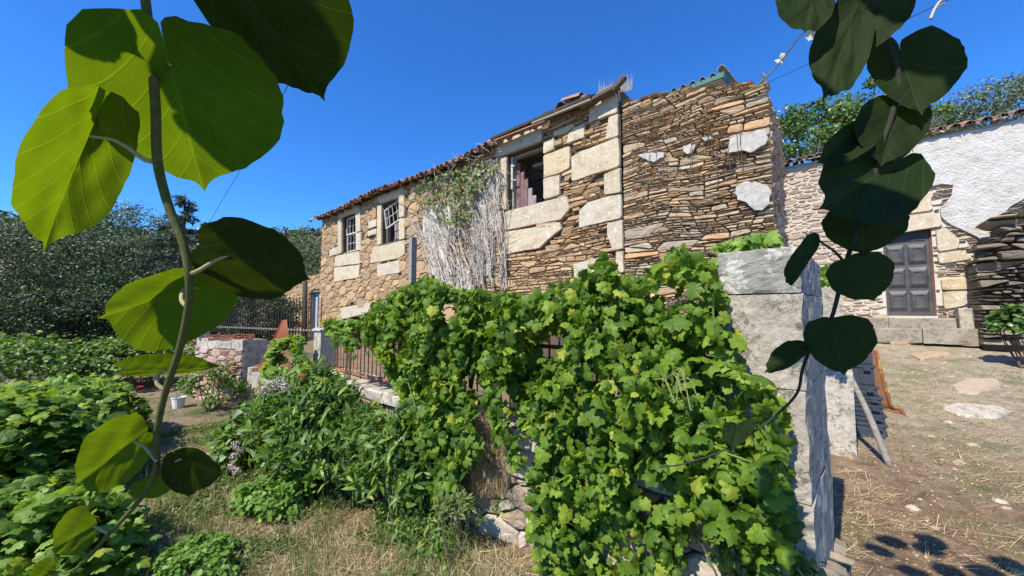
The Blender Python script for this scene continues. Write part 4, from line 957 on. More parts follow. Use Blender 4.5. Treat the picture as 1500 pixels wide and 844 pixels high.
def blades(name, pos, h, w, bend, mat, parent=None, lean=None):
    """bent tapering blades, 3 triangles each"""
    n = len(pos); th = rs.uniform(0, 2 * math.pi, n); dx, dy = np.cos(th), np.sin(th)
    lean = rs.uniform(0, 1, n) * bend if lean is None else lean
    la = rs.uniform(0, 2 * math.pi, n); lx, ly = np.cos(la) * lean, np.sin(la) * lean
    side = np.stack([dx, dy, np.zeros(n)], 1) * (w[:, None] / 2)
    up1 = np.stack([lx * .35, ly * .35, np.sqrt(np.maximum(.02, 1 - lean ** 2 * .3))], 1) * (h[:, None] * .5)
    up2 = np.stack([lx, ly, np.sqrt(np.maximum(.01, 1 - np.minimum(lean, .99) ** 2))], 1) * h[:, None]
    V = np.stack([pos - side, pos + side, pos + up1 + side * .7, pos + up1 - side * .7, pos + up2], 1).reshape(-1, 3)
    T = np.array([(0, 1, 2), (0, 2, 3), (3, 2, 4)]); F = (T[None] + (np.arange(n) * 5)[:, None, None]).reshape(-1, 3)
    return obj(name, V, F, mat, parent, np.repeat(rs.rand(n), 5))

# ------------------------------------------------------------------ trees and hillside
def crown_points(c, rad, nclump, per, rs_=.18, flat=.7, shell=.55):
    d = rdir(nclump); rr = rs.uniform(shell, 1.0, nclump) ** .6
    cc = np.array(c) + d * rr[:, None] * np.array(rad)
    cc = cc[cc[:, 2] > c[2] - rad[2] * .8]
    cs = rs.uniform(.5, 1.3, len(cc)) * rs_ * np.mean(rad)
    k = rs.randint(int(per * .6), int(per * 1.4), len(cc)); idx = np.repeat(np.arange(len(cc)), k)
    off = rdir(len(idx)) * (rs.rand(len(idx)) ** .45)[:, None] * cs[idx][:, None] * np.array([1, 1, flat])
    return cc[idx] + off, off, cc
def tree(name, label, u, t, vtop, width, mat, T=LQ, leaf=.14, nclump=130, per=90, group=None, trunk=.16, squash=.5, vbase=None, base=None):
    p = onD(u, 455, t) if base is None else np.array(base, float); gz = float(G(p[0], p[1])); top = onD(u, vtop, t)[2]
    H = top - gz; base = np.array([p[0], p[1], gz])
    o = thing(name, label, 'tree', base, group)
    cz = gz + H * (.5 if squash > .45 else .62); rad = (width / 2, width / 2, top - cz)
    c = (p[0], p[1], cz)
    pts, off, cc = crown_points(c, rad, nclump, per, rs_=.26)
    nrm = off / (np.linalg.norm(off, axis=1)[:, None] + 1e-6) * .7 + rdir(len(pts)) * .8 + np.array([0, -.1, .4])
    scatter('crown', T, pts, frames(nrm, rdir(len(pts), -.3)), leaf * rs.uniform(.6, 1.3, len(pts)), mat, o)
    m = MB(); tp = base + [rs.uniform(-.2, .2), rs.uniform(-.2, .2), H * .45]
    m.tube(spline([base - [0, 0, .2], base + [.1, 0, H * .2], tp], 8), np.linspace(trunk, trunk * .6, 9), 9)
    for q in cc[::max(1, len(cc) // 16)]:
        a = base + (tp - base) * rs.uniform(.5, 1); mid = (a + q) / 2 + [0, 0, -.1 * H * .3]; m.tube(spline([a, mid, q], 6), np.linspace(trunk * .4, .02, 7), 5)
    m.build('trunk', BARK, o, True)
    return o
# left side wood
tree('olive_tree', 'big silvery olive tree at the far left edge behind the bushes', -10, 17, 318, 8, L_OLIVE, LQ, .13, 260, 110, 'silvery trees beyond the garden', squash=.6)
tree('olive_tree', 'silvery olive tree filling the gap behind the lowest hanging leaf', 95, 20, 325, 7.5, L_OLIVE, LQ, .14, 240, 110, 'silvery trees beyond the garden', squash=.6)
tree('olive_tree', 'rounded grey-green tree with the highest crown left of the vine stem', 165, 25, 300, 8, L_OLIVE, LQ, .15, 240, 100, 'silvery trees beyond the garden', squash=.6)
tree('evergreen_tree', 'dark shaded evergreen in front of the silvery trees at far left', 40, 12.5, 430, 5.5, L_DARK, LQ, .11, 200, 110, squash=.6)
tree('evergreen_tree', 'dark shaded evergreen low behind the red-flowered shrubs', 140, 14, 425, 5.0, L_DARK, LQ, .11, 180, 110, squash=.6)
tree('laurel_tree', 'dark bushy laurel between the cedar and the hanging leaf', 225, 17, 385, 5.5, L_DARK, LQ, .12, 200, 100, squash=.6)
tree('laurel_tree', 'grey-green bushy tree right of the utility pole', 335, 26, 336, 8, L_OLIVE, LQ, .15, 180, 90, squash=.6)
tree('laurel_tree', 'dark bushy tree seen over the fence pickets', 352, 14, 425, 4.2, L_DARK, LQ, .11, 150, 90, squash=.6)
tree('olive_tree', 'grey olive tree touching the left end of the farmhouse', 430, 30, 350, 8, L_OLIVE, LQ, .16, 180, 90, 'silvery trees beyond the garden', squash=.6)
# cedar: layered drooping boughs
def cedar(u, t, vtop, label):
    p = onD(u, 455, t); gz = float(G(p[0], p[1])); top = onD(u, vtop, t)[2]; H = top - gz; o = thing('cedar_tree', label, 'tree', (p[0], p[1], gz))
    m = MB(); m.tube([(p[0], p[1], gz - .2), (p[0], p[1], gz + H * .6), (p[0] + .05, p[1], top)], [.22, .12, .015], 8); P = []; D = []
    for k in range(64):
        f = .18 + .8 * k / 64; z = gz + H * f; L = (1.02 - f) * H * .48 * rs.uniform(.7, 1.15) + .12; a = rs.uniform(0, 6.28); d = np.array([math.cos(a), math.sin(a), 0])
        s = np.array([p[0], p[1], z]); e = s + d * L + [0, 0, -.22 * L]; mid = (s + e) / 2 + [0, 0, .12 * L]; q = spline([s, mid, e], 8); m.tube(q, np.linspace(.04, .008, 9), 4)
        nn = int(90 * L) + 30; tt = rs.uniform(.15, 1, nn); pos = np.array([np.interp(tt, np.linspace(0, 1, 9), q[:, i]) for i in range(3)]).T
        side = np.cross(d, [0, 0, 1]); pos += side * rs.normal(0, .16, (nn, 1)) * (1.2 - tt)[:, None] * L * .6 + rs.normal(0, .03, (nn, 3)); P.append(pos); D.append(np.tile(d * .6 + [0, 0, -.4], (nn, 1)) + rs.normal(0, .4, (nn, 3)))
    m.build('trunk', BARK, o, True); P = np.vstack(P); D = np.vstack(D)
    scatter('crown', LQ, P, frames(rdir(len(P), 1.2), D), np.stack([np.full(len(P), .10), rs.uniform(.10, .24, len(P)), np.full(len(P), .1)], 1), L_CEDAR, o)
cedar(262, 17, 280, 'blue-grey cedar with a pointed top beside the hanging vine stem')
cedar(300, 22, 322, 'smaller blue-grey cedar behind the utility pole')
# wooded hillsides (one far mass each)
def wood(name, label, N, fn, size, mat, crown):
    P = []; Nn = []
    for _ in range(N):
        x, y = fn(); z = float(G(x, y)); s = crown * rs.uniform(.6, 1.3); n = int(190); d = rdir(n); d[:, 2] = np.abs(d[:, 2]) * 1.1 - .15
        rr = 1 + .22 * np.sin(d[:, 0] * 5 + x) * np.sin(d[:, 1] * 6 + y); P.append(np.array([x, y, z + s * .45]) + d * s * rr[:, None] * rs.uniform(.8, 1.02, n)[:, None]); Nn.append(d + rdir(n) * .8)
    P = np.vstack(P); Nn = np.vstack(Nn)
    tag(scatter(name, LQ, P, frames(Nn, rdir(len(P))), size * rs.uniform(.6, 1.4, len(P)), mat), label, 'woodland', kind='stuff')
def f1():
    u = rs.uniform(-260, 620); t = rs.uniform(42, 130); p = onD(u, 455, t); return p[0], p[1]
wood('hillside_wood', 'wooded green hillside rising behind the garden at left', 620, f1, .75, L_HILL, 3.2)
def f2():
    u = rs.uniform(1180, 1900); t = rs.uniform(24, 60); p = onD(u, 455, t); return p[0], p[1]
wood('hillside_scrub', 'hazy olive scrub on the slope above the tiled roof at right', 160, f2, .42, L_OLIVE, 1.9)
# trees above the right house
def tree_at(name, label, u, v_c, t, width, height, mat, leaf, nclump, per, T=LQ):
    c = onD(u, v_c, t); gz = float(G(c[0], c[1])); base = np.array([c[0], c[1], gz]); o = thing(name, label, 'tree', base)
    pts, off, cc = crown_points(c, (width / 2, width / 2, height / 2), nclump, per, rs_=.24)
    nrm = off / (np.linalg.norm(off, axis=1)[:, None] + 1e-6) * .7 + rdir(len(pts)) * .8 + np.array([0, -.2, .4])
    scatter('crown', T, pts, frames(nrm, rdir(len(pts), -.3)), leaf * rs.uniform(.6, 1.3, len(pts)), mat, o)
    m = MB(); tp = c - [0, 0, height * .3]; m.tube(spline([base - [0, 0, .3], (base + tp) / 2 + [.1, 0, 0], tp], 8), np.linspace(.2, .1, 9), 8)
    for q in cc[::max(1, len(cc) // 14)]: m.tube(spline([tp, (tp + q) / 2 + [0, 0, .1], q], 5), np.linspace(.06, .015, 6), 5)
    m.build('trunk', BARK, o, True)
tree_at('citrus_tree', 'dense glossy green tree just right of the ruined wing', 1180, 232, 12.5, 4.2, 3.2, L_CITRUS, .12, 160, 90, LS)
tree_at('walnut_tree', 'taller airy green tree rising behind the dark hanging leaves', 1262, 196, 13.5, 3.6, 3.6, L_CITRUS, .12, 60, 60, LS)
tree_at('walnut_tree', 'thin-leaved green tree top peeping past the right hand vine', 1345, 190, 14.5, 2.2, 1.8, L_CITRUS, .11, 26, 50, LS)

tree_at('olive_tree', 'hazy grey-green treetop above the tiled roof at the far right', 1450, 170, 19, 6.5, 2.6, L_OLIVE, .13, 110, 90)
tree_at('olive_tree', 'smaller grey treetop behind the roof left of the hazy one', 1382, 182, 21, 3.0, 2.0, L_OLIVE, .13, 50, 80)
# utility pole and cables
pb = onD(290, 400, 24); pt = onD(292, 334, 24)
up = thing('utility_pole', 'thin pale concrete utility pole in front of the wooded hill', 'pole', (pb[0], pb[1], float(G(pb[0], pb[1]))))
MB().tube([(pb[0], pb[1], float(G(pb[0], pb[1])) - .3), pt], [.13, .09], 8).build('shaft', WHITEP, up, True)
MB().beam(pt - [0, .5, .2], pt + [0, .5, -.2], .06, .06).build('crossarm', GREY, up)
def cable(pts, r, name, label):
    tag(MB().tube(spline(pts, 40), r, 5).build(name, CABLE), label, 'cable')
cable([onD(295, 345, 23.9), onD(372, 215, 15), onD(438, 95, 9), onD(512, -40, 5)], .010, 'overhead_cable', 'thin dark cable running from the utility pole up across the sky')
cable([onD(1112, 126, 5.0), onD(1180, 96, 4.2), onD(1270, 55, 3.4), onD(1400, -5, 2.6), onD(1460, -35, 2.3)], .003, 'overhead_wire', 'thin blue-black wire from the ruined wing corner to the top right')
cable([onD(288, 350, 24), onD(180, 385, 22), onD(60, 380, 20), onD(-60, 372, 18)], .02, 'low_cable', 'dark sagging cable crossing in front of the silvery trees')
t = thing('dry_twig', 'bare dry vine twig with curled dead leaves rising from the ruined corner', 'twig', onY(1100, 128, HY))
MB().tube(spline([onY(1085, 138, HY - .05), onY(1108, 126, HY - .1), onD(1140, 95, 4.4), onD(1165, 62, 4.0), onD(1190, 30, 3.6), onD(1205, -5, 3.3)], 30), np.linspace(.010, .005, 31), 6).build('stem', GSTEM, t, True)
for (u, v, d) in ((1122, 115, 4.6), (1144, 90, 4.3), (1182, 52, 3.7), (1150, 85, 4.3)):
    p = onD(u, v, d); V, F = scatter_geo(GL[3][0], GL[3][1], np.array([p]), frames(rdir(1), rdir(1)), np.array([.09])); obj('dead_leaf', V, F, CLOTH, t, np.full(len(V), .8))
t = MB().tube(spline([onD(1363, 28, 1.5), onD(1370, 12, 1.5), onD(1380, 0, 1.5), onD(1400, -12, 1.5)], 12), .006, 5).tube(spline([onD(1370, 14, 1.5), onD(1376, 8, 1.5), onD(1384, 5, 1.5)], 6), .004, 4).build('dead_tendril', CLOTH)
tag(t, 'pale dead tendril dangling at the very top right', 'tendril')

# ------------------------------------------------------------------ dead creeper on the facade
dc = thing('dead_creeper', 'bleached dead creeper stems clinging to the facade with some green leaves on top', 'climbing plant', onY(670, 430, HY - .1))
mb = MB()
stems = []
for k in range(85):
    u0 = rs.uniform(640, 742); 
    v0 = rs.uniform(400, 430); ut = 600 + (u0 - 640) * 1.35 + rs.normal(0, 9); ut = min(max(ut, 598), 742)
    vt = np.interp(ut, [600, 640, 690, 742], [300, 258, 240, 225]) + rs.uniform(0, 50)
    n = 12; pts = []
    yo = rs.uniform(.075, .14); w = 0
    for i in range(n + 1):
        s = i / n; w = w * .8 + rs.normal(0, 2.4); pts.append(onY(u0 + (ut - u0) * s ** 1.2 + w, v0 + (vt - v0) * s, HY - yo - rs.uniform(0, .02)))
    r0 = rs.uniform(.006, .016); mb.tube(spline(pts, 18), np.linspace(r0, r0 * .4, 19), 4, rs.rand(), False); stems.append(pts)
for k in range(750):
    p = stems[rs.randint(len(stems))][rs.randint(1, 13)]; d = np.array([rs.normal(0, .13), -rs.uniform(0, .06), rs.normal(.02, .13)]); mb.tube(spline([p, p + d * .5 + rs.normal(0, .015, 3), p + d], 5), [.006, .006, .005, .004, .003, .002], 3, rs.rand(), False)
tag(mb.build('stems', DEADV, dc), kind='stuff')
n = 1100; uu = rs.uniform(608, 735, n); vv_ = rs.uniform(240, 345, n)
msk = inpoly(uu, vv_, [(606, 275), (625, 258), (660, 250), (700, 238), (735, 222), (728, 245), (700, 275), (690, 310), (672, 330), (640, 325), (628, 300), (612, 300)]); uu, vv_ = uu[msk], vv_[msk]
P = np.array([onY(a, b, HY - rs.uniform(.1, .3)) for a, b in zip(uu, vv_)])
o = scatter('green_leaves', LS, P, frames(np.tile([0, -1, .5], (len(P), 1)) + rdir(len(P)) * .7, rdir(len(P), -1)), rs.uniform(.06, .13, len(P)), L_IVY, dc); tag(o, kind='stuff')
# twiggy dark growth under the eave
mb = MB()
for k in range(110):
    a = onY(rs.uniform(590, 735), 0, HY - .2); x = a[0]; u = rs.uniform(600, 735); v = np.interp(u, [600, 735], [272, 215]) + rs.uniform(-8, 26); p = onY(u, v, HY - rs.uniform(.1, .3)); d = rs.normal(0, .13, 3); mb.tube([p, p + d * .5 + rs.normal(0, .03, 3), p + d], .005, 3, rs.rand(), False)
tag(mb.build('twigs', DEADV, dc), kind='stuff')

# dry grass tuft on the corner of the house wall
P = np.array([onY(u, 142 - (u - 875) * .2, HY + rs.uniform(0, .25)) for u in np.concatenate([rs.uniform(876, 900, 50), rs.uniform(905, 926, 70)])])
tag(blades('dry_grass_tuft', P, rs.uniform(.12, .36, len(P)), np.full(len(P), .006), .3, STRAW), 'bleached dry grass sprouting from the top corner of the house wall', 'grass', kind='stuff')
P = np.array([onY(rs.uniform(925, 1100), rs.uniform(140, 260), HY - .07) for _ in range(34)])
m = MB()
for p in P[:26]: L = rs.uniform(.12, .35); m.tube([p, p + [rs.normal(0, .01), -.02, -L]], .004, 4, rs.rand(), False)
tag(m.build('wall_rootlets', TWIG, wing), kind='stuff')

# ------------------------------------------------------------------ grapevine over the wall
gv = thing('grapevine', 'lush green grapevine smothering the low wall and railing up to the gatepost', 'grapevine', (-2, FY, 0))
GP = [(528, 470), (545, 452), (565, 430), (600, 418), (628, 404), (660, 420), (720, 428), (790, 432), (845, 405), (872, 385), (890, 372), (905, 400), (935, 405), (965, 385), (990, 362), (1010, 372), (1042, 395), (1052, 430), (1062, 455), (1088, 492), (1092, 540), (1120, 560), (1150, 585), (1166, 610), (1140, 640), (1155, 690), (1165, 760), (1165, 860), (1120, 880), (1060, 870), (1050, 760), (1010, 740), (1000, 860), (790, 860), (778, 790), (775, 700), (800, 640), (770, 620), (745, 560), (700, 560), (690, 600), (700, 660), (660, 720), (640, 740), (610, 640), (590, 590), (572, 545), (548, 505), (530, 488)]
GPX = np.array([[onY(u, v, FY - .12)[0], onY(u, v, FY - .12)[2]] for u, v in GP])
def vine_leaves(poly, n, ylo, yhi, sz, bulge=.22):
    a, b = poly.min(0), poly.max(0); X = rs.uniform(a[0], b[0], n * 3); Z = rs.uniform(a[1], b[1], n * 3)
    m = inpoly(X, Z, poly.tolist()); X, Z = X[m], Z[m]
    hole = (np.sin(X * 6.3 + Z * 4) + np.sin(X * 11 - Z * 7 + 1) + np.sin(Z * 13 + X * 3)) 
    m = hole > -1.55 + rs.normal(0, .45, len(X)); X, Z = X[m][:n], Z[m][:n]
    bl = bulge * (.5 + .5 * np.sin(X * 3.1 + 1) * np.sin(Z * 4 + X) + .35 * np.sin(X * 9 + Z * 2) * np.sin(Z * 8 - X * 3)) 
    Y = FY - bl - rs.uniform(ylo, yhi, len(X))
    P = np.stack([X, np.full(len(X), FY - .12), Z], 1); return EYE + (P - EYE) * (Y / (FY - .12))[:, None]
N1 = 12500
P = vine_leaves(GPX, N1, -.32, .14, 0)
# a few hanging strands
strands = [[(598, 560), (612, 620), (600, 680), (596, 730)], [(690, 590), (672, 650), (655, 700), (640, 735)], [(720, 560), (735, 620), (748, 660)], [(640, 560), (632, 600), (640, 650)], [(1070, 640), (1085, 700), (1090, 760), (1120, 800)], [(1120, 620), (1140, 680), (1148, 740)], [(480, 470), (500, 492), (520, 500)], [(455, 545), (440, 520), (430, 500)], [(815, 700), (800, 760), (812, 820)], [(745, 430), (735, 500), (720, 560)]]
strP = []; sm = MB()
for s in strands:
    yy = FY - .28; pts = spline([onY(u, v, yy) for u, v in s], 20); sm.tube(pts, np.linspace(.006, .003, 21), 5, .5, False)
    for q in pts[::1]:
        for _ in range(4): strP.append(q + rs.normal(0, .055, 3) * [1, .6, 1])
P = np.vstack([P, strP])
def vframes(P, out=.6, up=.35, rn=.95):
    n = len(P); nrm = np.tile([0, -out, up], (n, 1)) + rdir(n) * rn + np.array([.08, 0, 0]); y = np.tile([0, -.25, -1.0], (n, 1)) + rdir(n) * .75; return frames(nrm, y)
P = P[(P[:, 0] < gx1 - .06)]
FRM = vframes(P); SC = .036 + .062 * rs.rand(len(P)) ** 1.3
front = np.argsort(-(SC / np.linalg.norm(P - EYE, axis=1)) * (P[:, 1] < FY - .12))
big, rest = front[:300], front[300:]
gme = [mk_mesh('leaf', g_[0], g_[1], L_GRAPE, np.zeros(len(g_[0])), True) for g_ in GL]
gl0 = worldloc(gv)
def put_leaves(parent, P, FRM, SC, idx, mes):
    l0 = worldloc(parent)
    for i in idx:
        M3 = Matrix(FRM[i].tolist()).to_4x4(); M4 = Matrix.Translation(Vector(P[i] - l0)) @ M3 @ Matrix.Diagonal((SC[i], SC[i], SC[i], 1)); put('leaf', mes[rs.randint(len(mes))], parent, mat4=M4)
put_leaves(gv, P, FRM, SC, big, gme)
VV = []; FF = []; RN = []; nb = 0
for k in range(4):
    ix = rest[k::4]; V, F = scatter_geo(GL[k][0], GL[k][1], P[ix], FRM[ix], SC[ix]); VV.append(V); FF.append(F + nb); nb += len(V); RN.append(np.repeat(rs.rand(len(ix)), len(GL[k][0])))
tag(obj('foliage', np.vstack(VV), np.vstack(FF), L_GRAPE, gv, np.concatenate(RN), True), kind='stuff')
for k in range(90):
    i = rs.randint(len(P)); p = P[i]; e = p + [rs.normal(0, .12), rs.uniform(0, .15), rs.uniform(-.3, .1)]; sm.tube(spline([p, (p + e) / 2 + rs.normal(0, .06, 3), e], 8), .004, 4, .5, False)
sm.build('vines', GSTEM, gv)
m = MB()
for x in (-3.6, -2.4, -1.5, -.9): m.tube(spline([(x, FY - .12, -.1), (x + .08, FY - .05, .5), (x - .05, FY + .1, 1.1), (x + .1, FY + .1, 1.7)], 14), np.linspace(.03, .015, 15), 7)
m.build('trunk', TWIG, gv, True)
# young pale flower shoots in front of the vine
m = MB()
for k in range(9):
    a = onY(rs.uniform(955, 1000), rs.uniform(545, 575), FY - .40); d = np.array([rs.normal(0, .07), -rs.uniform(0, .05), rs.uniform(-.10, .04)]); m.tube(spline([a, a + d * .6 + [0, 0, .03], a + d - [0, 0, .04]], 8), .003, 4, .9, False)
tag(m.build('young_shoots', GSTEM, gv), kind='stuff')
# leafy sprigs at the foot of the wing wall (separate vine behind the gatepost)
sg = thing('young_vine', 'bright young vine spilling over just behind the gatepost top', 'climbing plant', onY(1095, 372, 3.4))
n = 130; P = np.array([onY(rs.uniform(1055, 1142), 0, 3.4)[0] for _ in range(n)]); q = []
for i in range(n):
    u = rs.uniform(1052, 1140); q.append(onY(u, np.interp(u, [1052, 1140], [366, 352]) + rs.uniform(-10, 16), rs.uniform(3.2, 3.5)))
q = np.array(q); put_leaves(sg, q, vframes(q), rs.uniform(.07, .12, n), range(n), [mk_mesh('leaf', g_[0], g_[1], L_GRAPED, np.zeros(len(g_[0])), True) for g_ in GL])
m = MB().tube(spline([onY(1040, 400, 3.4), onY(1070, 372, 3.35), onY(1135, 356, 3.35)], 12), .008, 5); m.build('stem', GSTEM, sg)
sg = thing('young_vine', 'small bright vine sprig between the gatepost and the second pillar', 'climbing plant', onY(1204, 410, 4.6))
q = np.array([onY(rs.uniform(1196, 1215), rs.uniform(396, 412), rs.uniform(4.4, 4.7)) for _ in range(16)]); put_leaves(sg, q, vframes(q), rs.uniform(.06, .1, 16), range(16), [mk_mesh('leaf', g_[0], g_[1], L_GRAPED, np.zeros(len(g_[0])), True) for g_ in GL])

# ------------------------------------------------------------------ shrubs
def shrub(name, label, cat, c, rad, n, T, size, mat, group=None, stems=14, up=.85, fill=.35, clump=26, ydown=-.3, stem_mat=TWIG, extra=None):
    c = np.array(c, float); gz = float(G(c[0], c[1])); o = thing(name, label, cat, (c[0], c[1], gz), group)
    nc = max(6, n // clump); d = rdir(nc); d[:, 2] = np.abs(d[:, 2]) * 1.15 - .12; rr = rs.uniform(fill, 1, nc) ** .5
    cc = c + d * rr[:, None] * rad; cc[:, 2] = np.maximum(cc[:, 2], G(cc[:, 0], cc[:, 1]) + .05)
    idx = rs.randint(0, nc, n); off = rdir(n) * (rs.rand(n) ** .5)[:, None] * np.mean(rad) * .22; P = cc[idx] + off; P[:, 2] = np.maximum(P[:, 2], G(P[:, 0], P[:, 1]) + .02)
    nrm = (P - c) / np.array(rad) * .5 + rdir(n) * .8 + np.array([0, -.15, up])
    V = scatter('foliage', T, P, frames(nrm, (P - c) / np.array(rad) * .4 + rdir(n, ydown)), size * rs.uniform(.6, 1.3, n), mat, o)
    if n > 300: V['kind'] = 'stuff'
    if group and 'vine bushes' in group:
        d = rdir(420, .9); Q = c + d * np.array(rad) * rs.uniform(.92, 1.16, 420)[:, None]; Q = Q[Q[:, 2] > gz + .1]
        tag(scatter('sunlit_tip_leaves', GL[1], Q, frames(rdir(len(Q), 1.2), rdir(len(Q), -.2)), rs.uniform(.05, .1, len(Q)), L_GRAPED, o), kind='stuff')  # yellowish tips, their paler colour on top standing in for sunlight
    m = MB()
    for q in cc[:stems]: b_ = np.array([c[0] + rs.normal(0, rad[0] * .12), c[1] + rs.normal(0, rad[1] * .12), gz - .05]); m.tube(spline([b_, (b_ + q) / 2 + rs.normal(0, .04, 3), q], 7), np.linspace(.012, .004, 8), 5, rs.rand(), False)
    m.build('stems', stem_mat, o)
    return o
def gpt(u, v): p = onG(u, v); return p
# left foreground bramble bank
def at(u, t, z): p = onD(u, 455, t); return np.array([p[0], p[1], z])
shrub('vine_bush', 'tall bright green vine bush at the left edge of the garden', 'bush', at(-20, 3.6, .3), (.9, .9, .74), 2400, GL[0], .12, L_GRAPE, 'vine bushes on the left', up=1.1)
shrub('vine_bush', 'bright green vine bush reaching toward the hanging stem base', 'bush', at(85, 4.8, .2), (.95, .85, .74), 2600, GL[1], .12, L_GRAPE, 'vine bushes on the left', up=1.1)
shrub('vine_bush', 'lower vine bush in the bottom left corner half in shade', 'bush', at(30, 2.6, .05), (.75, .65, .55), 1300, GL[2], .11, L_GRAPE, 'vine bushes on the left', up=1.1)
shrub('vine_bush', 'small vine bush just left of the worn path', 'bush', at(140, 5.6, .2), (.7, .6, .62), 1200, GL[3], .11, L_GRAPE, 'vine bushes on the left', up=1.1)
shrub('leafy_shrub', 'dark shrub behind the vine bushes at the left edge', 'bush', at(40, 8.5, .45), (1.6, 1.5, .8), 3200, LS, .12, L_SHRUB)
shrub('leafy_shrub', 'green shrub left of the red roses in mid garden', 'bush', at(165, 9.5, .35), (1.3, 1.2, .8), 2600, LS, .11, L_SHRUB)
rb = shrub('rose_bush', 'rose bush with scattered red blooms before the dark trees', 'bush', at(225, 9.6, .55), (1.3, 1.0, .75), 2600, LS, .10, L_SHRUB)
def flowers(o, pts, mat, s=.06, name='flower'):
    m = []
    for p in pts:
        mb = MB(); k = 9
        for j in range(k): 
            a = j * 2.4; r_ = s * (.35 + .65 * j / k); d = np.array([math.cos(a), math.sin(a), .55 - .5 * j / k]); t_ = np.cross(d, [0, 0, 1]); t_ /= np.linalg.norm(t_) + 1e-6
            c0 = p; mb.add([c0, c0 + d * r_ * .6 + t_ * r_ * .45, c0 + d * r_, c0 + d * r_ * .6 - t_ * r_ * .45], [(0, 1, 2, 3)])
        mb.build(name, mat, o)
flowers(rb, [onD(u, v, 8.6 + rs.uniform(-.2, .2)) for u, v in ((150, 543), (111, 542), (200, 556), (146, 548), (205, 567), (186, 547))], REDFL, .09)
rb = shrub('rose_bush', 'straggly rose bush with orange-red blooms beside the corner wall', 'bush', at(315, 7.4, .3), (.7, .55, .62), 1300, LS, .07, L_SHRUB)
flowers(rb, [onD(u, v, 6.9) for u, v in ((343, 538), (294, 545), (341, 541), (303, 555))], ORFL, .075)
sh = shrub('oleander_bush', 'dense narrow-leaved shrub with pink dried heads in front of the railing', 'bush', at(455, 4.35, .42), (.95, .5, .74), 5600, LN, .15, L_SHRUB, up=.3, ydown=.8, stems=30, stem_mat=GSTEM)
shrub('oleander_bush', 'narrow-leaved shrub nearest the vine, hiding the coping under the railing', 'bush', at(580, 3.35, .45), (.42, .24, .55), 2600, LN, .11, L_SHRUB, up=.4, ydown=.6, stems=20, stem_mat=GSTEM)
sh2 = shrub('oleander_bush', 'narrow-leaved shrub darker than its neighbour near the hanging strands', 'bush', at(535, 3.9, .35), (.55, .4, .52), 3200, LN, .13, L_SHRUB, up=.3, ydown=.8, stems=24, stem_mat=GSTEM)
shrub('hydrangea_bush', 'low round-leaved bush with faded heads at the path edge', 'bush', at(385, 4.9, .15), (.6, .5, .6), 1900, LR, .085, L_SHRUB)
m = MB()
hy = thing('dried_flowers', 'clusters of pinkish dried flower heads low on the path side of the shrubs', 'flowers', onD(350, 670, 4.6))
for (u, v, s) in ((345, 652, .05), (343, 668, .05), (339, 683, .05), (347, 690, .05), (352, 660, .04), (398, 565, .07), (410, 560, .06), (418, 568, .05), (385, 572, .05), (384, 628, .04)):
    c = onD(u, v, 4.1 if v > 600 else 3.75); P = c + rdir(90) * (rs.rand(90) ** .3)[:, None] * s
    scatter('flower_head', LQ, P, frames(P - c, rdir(90)), np.full(90, .022), DRYFL, hy)
fl = thing('red_flower', 'single dark red bloom standing above the shrub by the white post', 'flower', onD(444, 550, 4.3)); flowers(fl, [onD(444, 550, 3.7), onD(443, 555, 3.7)], REDFL, .045, 'petals')
shrub('bright_herb', 'patch of bright green herb at the foot of the shrubs', 'plant', np.array([*onG(400, 745)[:2], .05]), (.42, .34, .17), 2600, LR, .045, L_HERB, up=1.0, stems=20)
shrub('bright_herb', 'bright green herb patch at the bottom edge of the picture', 'plant', np.array([*onG(285, 838)[:2], .02]), (.36, .24, .10), 2000, LR, .04, L_HERB, up=1.0, stems=20)
shrub('small_bush', 'small dark green bush in the dry grass below the vine', 'bush', onG(752, 775) + [0, 0, .12], (.17, .14, .17), 1200, LR, .035, L_SHRUB, up=.6)
shrub('climbing_shoots', 'yellow-green vine shoots climbing beside the white gate post', 'climbing plant', at(425, 5.2, 1.0), (.25, .25, .55), 600, GL[0], .08, L_GRAPED)
shrub('climbing_shoots', 'yellow-green shoots across the top of the rusty railing', 'climbing plant', onY(500, 480, FY) + [0, 0, -.05], (.35, .15, .16), 170, GL[1], .09, L_GRAPED, stems=8)
shrub('corner_bush', 'glossy green bush in front of the dry-stone buttress', 'bush', onD(1500, 480, 5.9), (.34, .35, .36), 1100, LR, .09, L_CITRUS)
# weeds in front of wall in shadow
shrub('weed_clump', 'tangle of thin weeds against the wall between hanging strands', 'plant', onY(668, 745, FY - .32), (.22, .10, .12), 800, LN, .05, L_WEED, up=.3, stems=3)
_q = onY(610, 700, FY - .25); shrub('weed_clump', 'weeds and seedlings at the wall foot under the vine tips', 'plant', np.array([_q[0], _q[1], float(G(_q[0], _q[1])) + .05]), (.6, .18, .22), 1500, LN, .07, L_SHRUB, up=.6, stems=6)
shrub('weed_clump', 'pale weeds at the gatepost foot among vine leaves', 'plant', onY(1100, 825, FY - .1), (.25, .12, .16), 700, LS, .03, L_WEED, up=.6)

